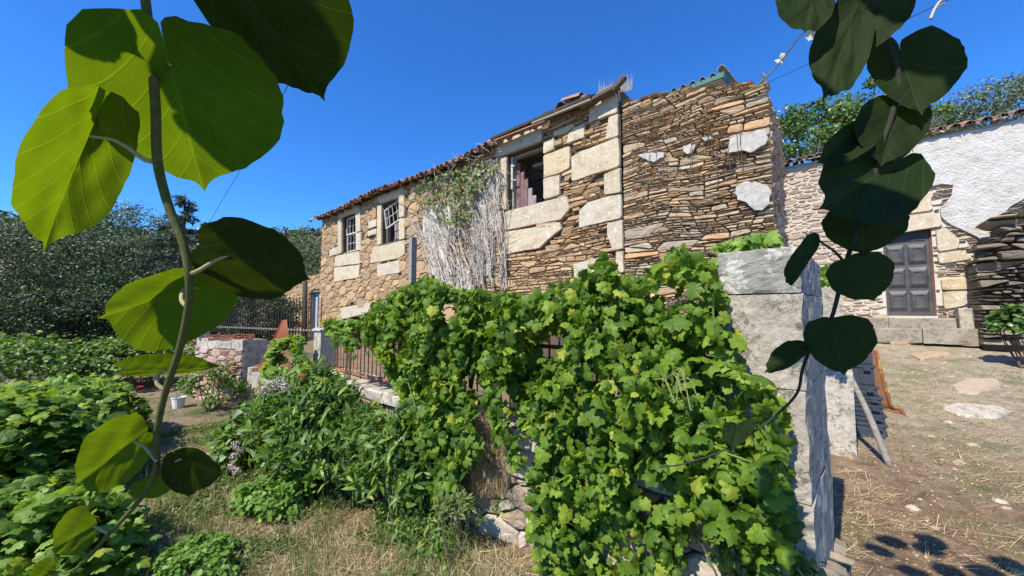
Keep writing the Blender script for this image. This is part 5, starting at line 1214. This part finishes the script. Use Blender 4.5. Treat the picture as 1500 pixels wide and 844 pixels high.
# ------------------------------------------------------------------ ground cover
def area_pts(n, poly_px):
    P = np.array([onG(u, v)[:2] for u, v in poly_px]); a, b = P.min(0), P.max(0); X = rs.uniform(a[0], b[0], n * 4); Y = rs.uniform(a[1], b[1], n * 4)
    m = inpoly(X, Y, P.tolist()); X, Y = X[m][:n], Y[m][:n]; return X, Y
def gp3(X, Y, dz=0): return np.stack([X, Y, G(X, Y) + dz], 1)
gard = [(120, 860), (180, 700), (200, 640), (210, 600), (300, 585), (370, 590), (380, 640), (500, 690), (780, 745), (800, 860)]
n = 60000; X = rs.uniform(-7, 0.3, n); Y = -.9 + 2.95 * rs.rand(n); den = .5 + .5 * np.sin(X * 2.1 + Y * 3 + 1) * np.sin(X * 1.3 - Y * 2.2)
m = rs.rand(n) < (.35 + .65 * den); X, Y = X[m], Y[m]
tag(blades('garden_straw', gp3(X, Y), rs.uniform(.02, .11, len(X)), rs.uniform(.002, .0045, len(X)), 1.8, DRYG), 'dry straw-coloured grass over the garden floor', 'grass', kind='stuff')
n = 45000; X = rs.uniform(-11, 0.3, n); Y = -1.2 + 3.2 * rs.rand(n); den = .5 + .5 * np.sin(X * 2.1 + Y * 3 + 1) * np.sin(X * 1.3 - Y * 2.2)
m = rs.rand(n) > (.25 + .75 * den); X, Y = X[m], Y[m]
tag(blades('garden_grass', gp3(X, Y), rs.uniform(.03, .10, len(X)), rs.uniform(.003, .006, len(X)), .9, GRASS), 'short green grass in patches over the garden floor', 'grass', kind='stuff')
n = 75000; X = rs.uniform(-8, -.2, n); Y = -.9 + 2.8 * rs.rand(n); den = np.sin(X * 3.1 + 2) * np.sin(Y * 3.7 + X) + np.sin(X * 7 - Y * 5) * .5
m = den + rs.normal(0, .25, n) > .02; X, Y = X[m], Y[m]; P = gp3(X, Y, 0); P[:, 2] += rs.uniform(.005, .07, len(P))
tag(scatter('ground_weeds', LR, P, frames(rdir(len(P), 1.4), rdir(len(P))), rs.uniform(.015, .044, len(P)), L_WEED), 'small-leaved weeds creeping over the garden floor', 'weeds', kind='stuff')
# long dry grass on the bank below the wall
n = 7000; X = rs.uniform(-3.4, -.9, n); Y = rs.uniform(1.0, 2.0, n); m = np.sin(X * 5 + 1) * np.sin(Y * 6 + X) + rs.normal(0, .5, n) > -.1; X, Y = X[m], Y[m]; n = len(X); tag(blades('dry_grass_bank', gp3(X, Y), rs.uniform(.04, .17, n), rs.uniform(.002, .004, n), 1.9, STRAW), 'long dry grass leaning on the bank under the vine', 'grass', kind='stuff')
P = np.array([onY(rs.uniform(690, 745), rs.uniform(610, 730), FY - rs.uniform(.04, .16)) for _ in range(2600)]); tag(blades('dead_grass_fringe', P, rs.uniform(.03, .10, len(P)), np.full(len(P), .0025), 1.4, DRYG), 'brown dead grass hanging down the wall face between vine strands', 'grass', kind='stuff')
n = 30000; X = rs.uniform(-7, .3, n); Y = rs.uniform(-.9, 2.0, n); a = rs.uniform(0, 6.28, n); d = np.stack([np.cos(a), np.sin(a), rs.normal(.1, .2, n)], 1); L = rs.uniform(.03, .16, n)
tag(scatter('garden_litter', (np.array([(-.5, 0, 0), (.5, 0, 0), (.5, 1, .0), (-.5, 1, 0)]), np.array([(0, 1, 2, 3)])), gp3(X, Y, .01), frames(np.tile([0, 0, 1.0], (n, 1)) + rs.normal(0, .5, (n, 3)), d), np.stack([rs.uniform(.002, .005, n), L, L], 1), STRAW), 'fallen dry stalks littering the garden floor', 'straw', kind='stuff')
# yard straw: lying stalks
n = 75000; X = rs.uniform(-.1, 4.5, n); Y = 2.2 + 6.5 * rs.rand(n) ** 1.3; den = np.sin(X * 3 + Y * 2) * np.sin(Y * 1.7 - X) + .5 * np.sin(X * 9 - Y * 5) * np.sin(Y * 8 + X * 3) + rs.normal(0, .3, n)
m = (den > -.05) & ~((X < .6) & (Y > 4.9) & (X > -.2) & (Y < 5.2)); X, Y = X[m], Y[m]
a = rs.normal(.55, .7, len(X)); L = rs.uniform(.02, .20, len(X)) * rs.uniform(.1, 1, len(X)); d = np.stack([np.cos(a), np.sin(a), rs.normal(0, .08, len(X))], 1)
P = gp3(X, Y, .006); F3 = frames(np.tile([0, 0, 1.0], (len(X), 1)) + rs.normal(0, .3, (len(X), 3)), d)
tag(scatter('yard_straw', (np.array([(-.5, 0, 0), (.5, 0, 0), (.5, 1, .0), (-.5, 1, 0)]), np.array([(0, 1, 2, 3)])), P, F3, np.stack([rs.uniform(.0010, .0032, len(X)), L, L], 1), STRAW), 'straw stalks scattered over the yard', 'straw', kind='stuff')
n = 30000; X = rs.uniform(-.1, 4.5, n); Y = 2.2 + 7.5 * rs.rand(n) ** 1.4; m = np.sin(X * 4 + Y) * np.sin(Y * 3 - X * 2) + rs.normal(0, .6, n) > 0; X, Y = X[m], Y[m]; n = len(X)
tag(scatter('dry_litter', LR, gp3(X, Y, .006), frames(rdir(n, 1.6), rdir(n)), rs.uniform(.006, .022, n), DRYG), 'crumbled dry leaf litter over the yard soil', 'leaf litter', kind='stuff')
n = 900; X = rs.uniform(0, 3.5, n); Y = 2.4 + 4.5 * rs.rand(n); cen = rs.randint(0, 45, n); X = X[cen] + rs.normal(0, .035, n); Y = Y[cen] + rs.normal(0, .035, n)
tag(blades('dry_tufts', gp3(X, Y), rs.uniform(.03, .12, n), rs.uniform(.002, .004, n), 1.2, GRASS), 'small half-dry grass tufts in the near yard', 'grass', kind='stuff')
n = 26000; X = rs.uniform(.2, 4.5, n); Y = rs.uniform(3, 9.5, n); den = np.sin(X * 1.6 + 2.2) * np.sin(Y * 1.1 + .3) + .4 * np.sin(X * 5 + Y * 4) + rs.normal(0, .2, n)
m = den > .3; X, Y = X[m], Y[m]; tag(blades('yard_grass', gp3(X, Y), rs.uniform(.015, .06, len(X)), rs.uniform(.003, .006, len(X)), 1.0, GRASS), 'sparse short grass on the yard', 'grass', kind='stuff')
n = 160; X = rs.uniform(0, 4.5, n); Y = 2.6 + 8 * rs.rand(n); P = gp3(X, Y, -.008)
V = []; F = []
for p in P:
    k = 7; a0 = rs.uniform(0, 6); r0 = rs.uniform(.012, .05); b = len(V)
    for ring_, (q, z) in enumerate(((1, 0), (.85, .45), (.45, .7))):
        for j in range(k): a = a0 + j * 6.283 / k; V.append(p + [r0 * q * math.cos(a) * rs.uniform(.8, 1.2), r0 * q * math.sin(a) * rs.uniform(.6, 1), r0 * z * rs.uniform(.7, 1)])
    F += [(b + r_ * k + j, b + r_ * k + (j + 1) % k, b + (r_ + 1) * k + (j + 1) % k, b + (r_ + 1) * k + j) for r_ in (0, 1) for j in range(k)] + [tuple(b + 2 * k + j for j in range(k))]
tag(obj('yard_stones', V, F, PALEST, None, np.repeat(rs.rand(n), 21)), 'small stones half sunk in the yard soil', 'stones', kind='stuff')
cx = rs.uniform(-6, -.9, 70); cy2 = rs.uniform(-.3, 1.9, 70); i = rs.randint(0, 70, 4200); X = cx[i] + rs.normal(0, .1, 4200); Y = np.minimum(cy2[i] + rs.normal(0, .1, 4200), 2.05)
tag(blades('tall_weeds', gp3(X, Y), rs.uniform(.08, .34, 4200), rs.uniform(.003, .008, 4200), 1.0, GRASS), 'taller green grass clumps through the garden', 'grass', kind='stuff')
# grit and flat stones set in the yard
n = 2600; X = rs.uniform(-.1, 4.5, n); Y = rs.uniform(2.4, 11, n); P = gp3(X, Y, 0)
PEB = (np.array([(1, 0, 0), (.3, .9, 0), (-.8, .6, 0), (-.8, -.6, 0), (.3, -.9, 0), (.1, 0, .6)]), np.array([(0, 1, 5), (1, 2, 5), (2, 3, 5), (3, 4, 5), (4, 0, 5)]))
F3 = frames(np.tile([0, 0, 1.0], (n, 1)), rdir(n)); s = rs.uniform(.004, .016, n) * (rs.rand(n) ** 3 * 1.3 + .3)
tag(scatter('yard_gravel', PEB, P, F3, s, PALEST), 'loose pale grit scattered over the yard', 'gravel', kind='stuff')
def flag(px, label, mat, h=.03):
    Pw = [onG(u, v) for u, v in px]; z = max(p[2] for p in Pw); 
    Q = np.array([(p[0], p[1]) for p in Pw]); Vt = np.cross([0, 0, 1.0], [1.0, 0, 0]); c = Q.mean(0)
    zz = float(G(c[0], c[1])); gxn = (float(G(c[0] + .2, c[1])) - zz) / .2; gyn = (float(G(c[0], c[1] + .2)) - zz) / .2
    fr = (np.array([0, 0, zz - gxn * c[0] - gyn * c[1]]), np.array([1.0, 0, gxn]), np.array([0, 1.0, gyn]), np.array([0, 0, 1.0]))
    V, F = stone_geo(Q, fr, proud=h, back=.08, rag=.02, cham=.02, seg=.12, tilt=.005, flat=True)
    tag(obj('flagstone', V, F, mat, None, np.full(len(V), rs.rand())), label, 'flagstone', 'flat stones sunk in the yard')
flag([(1376, 600), (1400, 592), (1465, 598), (1484, 606), (1462, 616), (1405, 612)], 'pale rectangular slab sunk in the yard nearest the camera', GREY)
flag([(1392, 566), (1420, 556), (1462, 558), (1470, 570), (1430, 580), (1398, 575)], 'rounded pale flagstone behind the rectangular slab', PALEST)
flag([(1300, 500), (1345, 497), (1350, 505), (1305, 508)], 'reddish flagstone just below the door steps', SCHIST2)
flag([(1330, 520), (1380, 515), (1400, 522), (1350, 530)], 'thin pale flagstone midway up the yard', PALEST)
flag([(1392, 678), (1408, 675), (1418, 680), (1402, 685)], 'small white stone lying alone in the near yard', PALEST, .02)
# rag near the steps
c = onG(1425, 502); mb = MB(); k = 12; V = []; 
for i in range(k):
    for j in range(k):
        x = (i / (k - 1) - .5) * .75; y = (j / (k - 1) - .5) * .45; V.append((c[0] + x, c[1] + y, float(G(c[0] + x, c[1] + y)) + .09 + .05 * math.sin(i * 1.7 + j) * math.cos(j * 1.3) + rs.uniform(0, .03) - .06 * (abs(x) / .37) ** 3))
F = [(i * k + j, (i + 1) * k + j, (i + 1) * k + j + 1, i * k + j + 1) for i in range(k - 1) for j in range(k - 1)]
tag(obj('crumpled_rag', V, F, CLOTH, smooth=True), 'crumpled pale rag lying by the door steps', 'rag')

# ------------------------------------------------------------------ crates, rusty chute, leaning pole
foot = onG(1305, 684); top = onD(1240, 540, 3.92)
tag(MB().tube(spline([foot - [0, 0, .02], (foot + top) / 2 + [.01, 0, 0], top], 10), np.linspace(.030, .024, 11), 9).build('wooden_pole', WOOD, smooth=True), 'rough wooden pole leaning on the second granite pillar', 'pole')
def crate(c, w, d, h, rot, label, tilt=0):
    t = thing('plastic_crate', label, 'crate', c, 'black crates stacked behind the pillar'); t.rotation_euler = (tilt, 0, rot)
    def part(name, mb):
        me = mk_mesh(name, mb.V, mb.F, CRATE, mb.rn); put(name, me, t)
    m = MB(); m.box((-w / 2, -d / 2, 0), (w / 2, d / 2, .015)); part('base', m)
    for s in (-1, 1):
        m = MB(); m.box((-w / 2, s * d / 2 - .006, .016), (w / 2, s * d / 2 + .006, h - .03))
        for i in (1, 4): x = -w / 2 + w * (i + .5) / 6; m.box((x - .008, s * d / 2 + s * .0065 - .006, .02), (x + .008, s * d / 2 + s * .0065 + .006, h - .035))
        part('side', m)
        m = MB(); m.box((s * w / 2 - .006, -d / 2 + .007, .016), (s * w / 2 + .006, d / 2 - .007, h - .03)); part('end', m)
    m = MB()
    for s in (-1, 1): m.box((-w / 2 - .02, s * d / 2 - .018, h - .029), (w / 2 + .02, s * d / 2 + .018, h)); m.box((s * w / 2 - .018, -d / 2 + .019, h - .029), (s * w / 2 + .018, d / 2 - .019, h))
    part('rim', m)
    m = MB(); m.box((w / 2 - .09, -d / 2 - .045, h - .06), (w / 2 - .03, -d / 2 - .019, h - .03)); part('handle', m)
c0 = onG(1282, 648); zg = c0[2]
hs = [.20, .10, .10, .09, .11, .24, .24]; z = zg - .02
names = ['bottom crate of the black stack, resting on the ground', 'second crate up in the black stack', 'third crate up in the black stack', 'middle crate of the black stack with raised rim', 'fifth crate up in the black stack, below the two deep ones', 'deep black crate second from the top of the stack', 'topmost deep black crate, partly behind the dark leaf']
for i, h in enumerate(hs):
    crate((c0[0] - .13 + rs.uniform(-.01, .01) - .012 * i, c0[1] + .28 + .015 * i, z + .003), .42, .34, h - .006, rs.uniform(-.03, .03) + .12, names[i]); z += h
ch = thing('rusty_chute', 'rusty yellow-edged metal chute standing on end beside the black crates', 'scrap metal', onG(1325, 634))
D_ = lambda u, v, t: onD(u, v, t)
rim = [D_(1283, 512, 4.9), D_(1292, 550, 4.8), D_(1302, 585, 4.72), D_(1308, 597, 4.7), D_(1318, 598, 4.66), D_(1326, 612, 4.6), D_(1334, 634, 4.55)]
rim = spline(rim, 18); inn = rim + np.array([-.30, .06, 0]) * np.linspace(.5, 1, 19)[:, None]; inn[:, 2] = np.maximum(inn[:, 2] - .05, G(inn[:, 0], inn[:, 1]) - .02)
V = list(rim) + list(inn) + list(rim + [0, .03, 0]) + list(inn + [0, .03, 0]); n = 19
F = [(i, i + 1, n + i + 1, n + i) for i in range(n - 1)] + [(2 * n + i + 1, 2 * n + i, 3 * n + i, 3 * n + i + 1) for i in range(n - 1)]
obj('curved_sheet', V, F, BROWNM, ch)
m = MB(); m.tube(rim, .020, 6); m.build('rolled_rim', YELLOW, ch, True)

# bucket on the garden path
c = onG(261, 598); m = MB(); n = 18; V = []; F = []
for r_, z in ((.085, 0), (.115, .22), (.122, .22), (.122, .205), (.108, .215), (.08, .012)):
    for k in range(n): V.append((c[0] + r_ * math.cos(k * 2 * math.pi / n), c[1] + r_ * math.sin(k * 2 * math.pi / n), c[2] + z))
for q in range(5):
    for k in range(n): F.append((q * n + k, q * n + (k + 1) % n, (q + 1) * n + (k + 1) % n, (q + 1) * n + k))
bk = thing('white_bucket', 'small white plastic bucket on the grass before the rose bush', 'bucket', c)
obj('body', V, F + [tuple(range(5 * n, 6 * n))], WHITEP, bk, smooth=False)
MB().tube([c + [.12 * math.cos(a), .12 * math.sin(a) * .3 - .06, .2 + .0 + .03 * math.sin(a)] for a in np.linspace(0, math.pi, 12)], .003, 5).build('handle', CABLE, bk)

# ------------------------------------------------------------------ kiwi vines close to the camera
HALF = [(0, .0), (.0, -.50), (.03, -.92), (.22, -1.06), (.46, -1.0), (.66, -.78), (.86, -.35), (.97, .10), (1.0, .25), (.97, .42), (.86, .60), (.68, .745), (.46, .86), (.25, .93), (.09, .975), (0, 1.06)]
def kiwi_leaf(parent, B, T, L, Rr, lb=.3, mat=KIWI, cup=.10, wave=.02, name='leaf', seed=0):
    """cordate leaf through four measured points: stalk end, tip, left and right extents; halves may fold"""
    B, T, L, Rr = [np.array(p, float) for p in (B, T, L, Rr)]; A = T - B; mid = B + A * .25
    r_ = np.random.RandomState(seed); sr, sl = Rr - mid, L - mid
    nrm = np.cross(sr - sl, A); nrm /= np.linalg.norm(nrm)
    size = np.linalg.norm(A)
    hp = np.array([(x, y * lb if y < 0 else y) for x, y in HALF]); sp_ = spline(np.column_stack([hp, np.zeros(len(hp))]), 34)[:, :2]
    out = np.vstack([sp_, (sp_ * [-1, 1])[-2:0:-1]]); n = len(out); c = np.array([0, .30]); ph = r_.rand(3) * 6
    K = 9; V = []; UV = []
    def pos(x, y, e):
        p = B + A * y + (sr * x if x > 0 else sl * (-x)) 
        r2 = x * x + (y - .3) ** 2
        h = -cup * r2 * size + wave * size * math.sin(math.atan2(y - .3, x) * 5 + ph[0]) * e ** 3 + .012 * size * math.sin(x * 9 + ph[1]) * math.sin(y * 8 + ph[2])
        h += .025 * size * math.exp(-(x / .12) ** 2)
        return p + nrm * h
    V.append(pos(0, .30, 0)); UV.append((2, 2.30))
    for k in range(1, K + 1):
        e = (k / K)
        for i in range(n):
            q = c + (out[i] - c) * e; jj = 1 + (.016 * math.sin(i * 1.1 + ph[0]) + .010 * math.sin(i * 2.7 + ph[1]) + r_.uniform(-.008, .008)) * (k == K)
            q = c + (q - c) * jj; V.append(pos(q[0], q[1], e)); UV.append((q[0] + 2, q[1] + 2))
    F = [(0, 1 + i, 1 + (i + 1) % n) for i in range(n)]
    F4 = [(1 + k * n + i, 1 + (k + 1) * n + i, 1 + (k + 1) * n + (i + 1) % n, 1 + k * n + (i + 1) % n) for k in range(K - 1) for i in range(n)]
    return obj(name, V, F + F4, mat, parent, None, True, UV)
def pts_t(lst): return [onD(u, v, t) for u, v, t in lst]
kv = thing('kiwi_vine', 'kiwi vine shoot hanging close at left with big backlit heart-shaped leaves', 'kiwi vine', onD(213, 0, .42))
stem = pts_t([(205, -60, .43), (213, 0, .42), (222, 80, .42), (228, 160, .42), (231, 238, .42), (248, 305, .42), (268, 355, .42), (277, 405, .42), (276, 450, .43), (262, 515, .44), (243, 572, .45), (230, 632, .46), (228, 690, .47), (204, 733, .48), (160, 782, .50), (128, 818, .51), (100, 838, .52), (62, 836, .53)])
sr_ = np.interp(np.linspace(0, 1, 91), [0, .25, .45, .7, .85, 1], [.0046, .0046, .0040, .0034, .0026, .0011])
m = MB(); m.tube(spline(stem, 90), sr_, 12); m.build('stem', KSTEM, kv, True)
def tl(lst, c, d0):            # the hanging leaves lean: their upper edge is nearer to the camera than the tip
    return [onD(u, v, d0 * (1 + (.62 * (v - c[1]) + .45 * (u - c[0])) / 541)) for u, v in lst]
def petiole(lst, r0=.0028, r1=.0022, mb=None, par=None, mat=None):
    s = spline(pts_t(lst), 16); MB().tube(s, np.linspace(r0, r1, 17) * .75, 8, .5).build('leaf_stalk', mat or KPET, par or kv, True)
D = onD
def KL(B, T, L, Rr, lb, d0, mat, cup, wave, sd, stalk=None, r0=.0028, tilt=1.0):
    c = ((L[0] + Rr[0] + T[0] + B[0]) / 4, (L[1] + Rr[1] + T[1] + B[1]) / 4)
    p = tl([B, T, L, Rr], B, d0); kiwi_leaf(kv, *p, lb, mat, cup, wave, seed=sd)
    if stalk: petiole(stalk + [(B[0], B[1], d0)], r0, .0020)
KL((250, 96), (296, 268), (104, 128), (414, 152), .31, .42, KIWI, .05, .02, 1, [(231, 110, .42), (236, 100, .42), (243, 92, .42)])
KL((132, 200), (66, 354), (24, 215), (182, 262), .36, .41, KIWI, .07, .03, 2, [(231, 236, .42), (212, 234, .418), (190, 218, .415), (165, 205, .412)], .0040)
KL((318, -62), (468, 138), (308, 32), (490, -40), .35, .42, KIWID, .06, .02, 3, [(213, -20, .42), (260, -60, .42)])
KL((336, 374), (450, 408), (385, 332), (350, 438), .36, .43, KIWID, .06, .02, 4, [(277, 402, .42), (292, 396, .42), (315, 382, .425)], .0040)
KL((290, 422), (152, 464), (232, 396), (262, 506), .48, .47, KIWI, .04, .02, 5, [(275, 450, .43), (266, 440, .435), (268, 426, .45), (276, 420, .46)], .0034)
KL((246, 541), (322, 537), (238, 519), (240, 552), .75, .46, KIWI, .04, .01, 6, [(243, 572, .45), (230, 562, .45), (233, 548, .455)], .0034)
KL((196, 646), (117, 707), (146, 618), (190, 698), .30, .46, KIWI, .07, .02, 7, [(230, 676, .465), (212, 655, .463)], .0030)
KL((266, 672), (300, 712), (252, 706), (322, 668), .35, .48, KIWID, .16, .03, 8, [(229, 686, .47), (245, 680, .475)], .0022)
KL((212, 714), (256, 705), (226, 698), (226, 731), .5, .48, KIWI, .05, .01, 9)
KL((138, 771), (78, 804), (108, 742), (122, 803), .08, .50, KIWI, .07, .02, 10, [(160, 782, .50), (148, 776, .50)], .0026)
KL((80, 836), (44, 852), (66, 815), (52, 866), .1, .53, KIWI, .08, .02, 11)

kr = thing('kiwi_vine', 'kiwi vine hanging at right, its leaves almost black against the sky', 'kiwi vine', onD(1275, 0, .56))
dm = MB()
dm.tube(spline(pts_t([(1268, -50, .55), (1278, 0, .55), (1300, 62, .55), (1316, 115, .55), (1306, 170, .55), (1290, 215, .55), (1278, 270, .55), (1256, 335, .55), (1240, 383, .55), (1228, 430, .55), (1216, 470, .55), (1190, 505, .56), (1176, 540, .57), (1168, 575, .57), (1142, 604, .58), (1108, 630, .58), (1060, 660, .58), (1000, 680, .58), (965, 684, .58)]), 100), np.interp(np.linspace(0, 1, 101), [0, .3, .6, 1], [.0042, .0036, .0024, .0010]), 9, .5)
def pr(lst): petiole(lst, .0026, .0018, par=kr, mat=KSTEMD)
RL = [((1196, -25, .55), (1176, 54, .53), (1124, 5, .56), (1222, 20, .54), .5), ((1252, 22, .55), (1205, 150, .52), (1180, 62, .57), (1268, 105, .53), .2), ((1285, -30, .55), (1268, 84, .54), (1212, -5, .57), (1352, -5, .53), .4),
      ((1325, 92, .55), (1348, 172, .53), (1258, 108, .57), (1424, 78, .53), .45), ((1312, 170, .55), (1290, 246, .54), (1240, 178, .56), (1364, 190, .54), .35), ((1278, 196, .56), (1193, 242, .55), (1235, 184, .57), (1242, 246, .54), .2),
      ((1308, 240, .55), (1196, 310, .52), (1222, 205, .58), (1322, 335, .51), .32), ((1265, 324, .56), (1264, 378, .54), (1190, 332, .57), (1340, 324, .55), .40), ((1196, 350, .55), (1149, 421, .54), (1164, 372, .57), (1186, 400, .53), .12),
      ((1240, 388, .54), (1282, 442, .53), (1208, 424, .54), (1310, 382, .54), .18), ((1222, 474, .54), (1234, 552, .52), (1168, 500, .55), (1288, 490, .53), .14), ((1180, 512, .55), (1119, 548, .54), (1142, 508, .57), (1160, 542, .53), .15), ((1080, 624, .57), (1074, 659, .56), (1053, 628, .57), (1110, 622, .57), .12)]
def shr(p, b, f):      # leaf size correction about the stalk end
    return (b[0] + (p[0] - b[0]) * f, b[1] + (p[1] - b[1]) * f, p[2])
RL = [(b, shr(t, b, .93), shr(l, b, .86), shr(r, b, .86), lb) for b, t, l, r, lb in RL]
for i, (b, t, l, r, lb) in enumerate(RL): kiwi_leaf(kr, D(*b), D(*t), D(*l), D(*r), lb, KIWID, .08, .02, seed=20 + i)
pr([(1256, 335, .55), (1262, 330, .555), (1265, 324, .56)]); pr([(1238, 385, .55), (1222, 368, .55), (1210, 360, .55), (1196, 350, .55)]); pr([(1240, 383, .55), (1242, 386, .545), (1240, 388, .54)]); pr([(1306, 150, .55), (1310, 160, .55), (1312, 170, .55)]); pr([(1290, 215, .55), (1300, 228, .55), (1308, 240, .55)]); pr([(1312, 105, .55), (1318, 96, .55), (1325, 92, .55)]); pr([(1186, 510, .56), (1183, 512, .555), (1180, 512, .55)])
pr([(1100, 636, .58), (1090, 630, .575), (1080, 624, .57)])
dm.build('stem', KSTEMD, kr, True)
# the same vine goes on overhead, above the picture, and shades its lower leaves
can = thing('kiwi_canopy', 'kiwi leaves overhead, out of the top of the picture, shading the hanging shoots', 'kiwi vine', (.3, -.2, 3.0))
def canopy_leaf(x, y, z, s, sd):
    r_ = np.random.RandomState(sd); a = r_.uniform(0, 6.28); A = np.array([math.cos(a), math.sin(a), -.2]); S = np.array([-math.sin(a), math.cos(a), r_.uniform(-.3, .3)]); c = np.array([x, y, z])
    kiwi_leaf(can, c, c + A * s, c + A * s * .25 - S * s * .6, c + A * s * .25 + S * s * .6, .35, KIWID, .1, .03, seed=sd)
for k in range(150):
    x = rs.uniform(-.25, 1.9) ; y = .42 - rs.rand() ** .8 * 2.6; canopy_leaf(x, y, 2.98 + rs.uniform(-.06, .22), rs.uniform(.14, .21), 100 + k)
for k, (x, y) in enumerate(((.55, 1.15), (.8, 1.25), (1.0, 1.15), (.35, 1.05), (1.3, 1.0), (1.6, 1.15), (1.45, 1.3), (.2, .8), (.9, .9), (1.9, .9), (.3, 1.35), (.15, 1.1), (.28, 1.2), (.5, .95), (.7, 1.05), (1.1, 1.3), (.62, 1.32), (.05, .9), (1.2, .75), (1.75, 1.3), (-.55, -.75), (-.42, -.55))):
    canopy_leaf(x, y, 3.25 + .05 * (k % 3), .13, 300 + k)
for k, (u, v, q, s_) in enumerate(((345, 95, .42, .13), (170, 30, .40, .10), (250, 20, .40, .10), (400, 40, .45, .12), (330, 150, .40, .09), (420, 390, .55, .11))):
    c = onD(u, v, .42) + SUNV * q; canopy_leaf(c[0], c[1], c[2], s_, 340 + k)
m = MB()
for y in (-.9, -.3, .3, .9): m.tube(spline([(-.3, y, 3.05), (.5, y + .1, 3.15), (1.4, y, 3.1), (2.2, y + .1, 3.15)], 20), .008, 7)
m.tube(spline([onD(1268, -50, .55), (.1, .5, 2.8), (.2, .3, 3.1)], 10), .006, 7); m.tube(spline([onD(205, -60, .43), (-.4, 0, 2.7), (-.25, -.3, 3.05)], 10), .006, 7)
m.build('canes', KSTEMD, can, True)
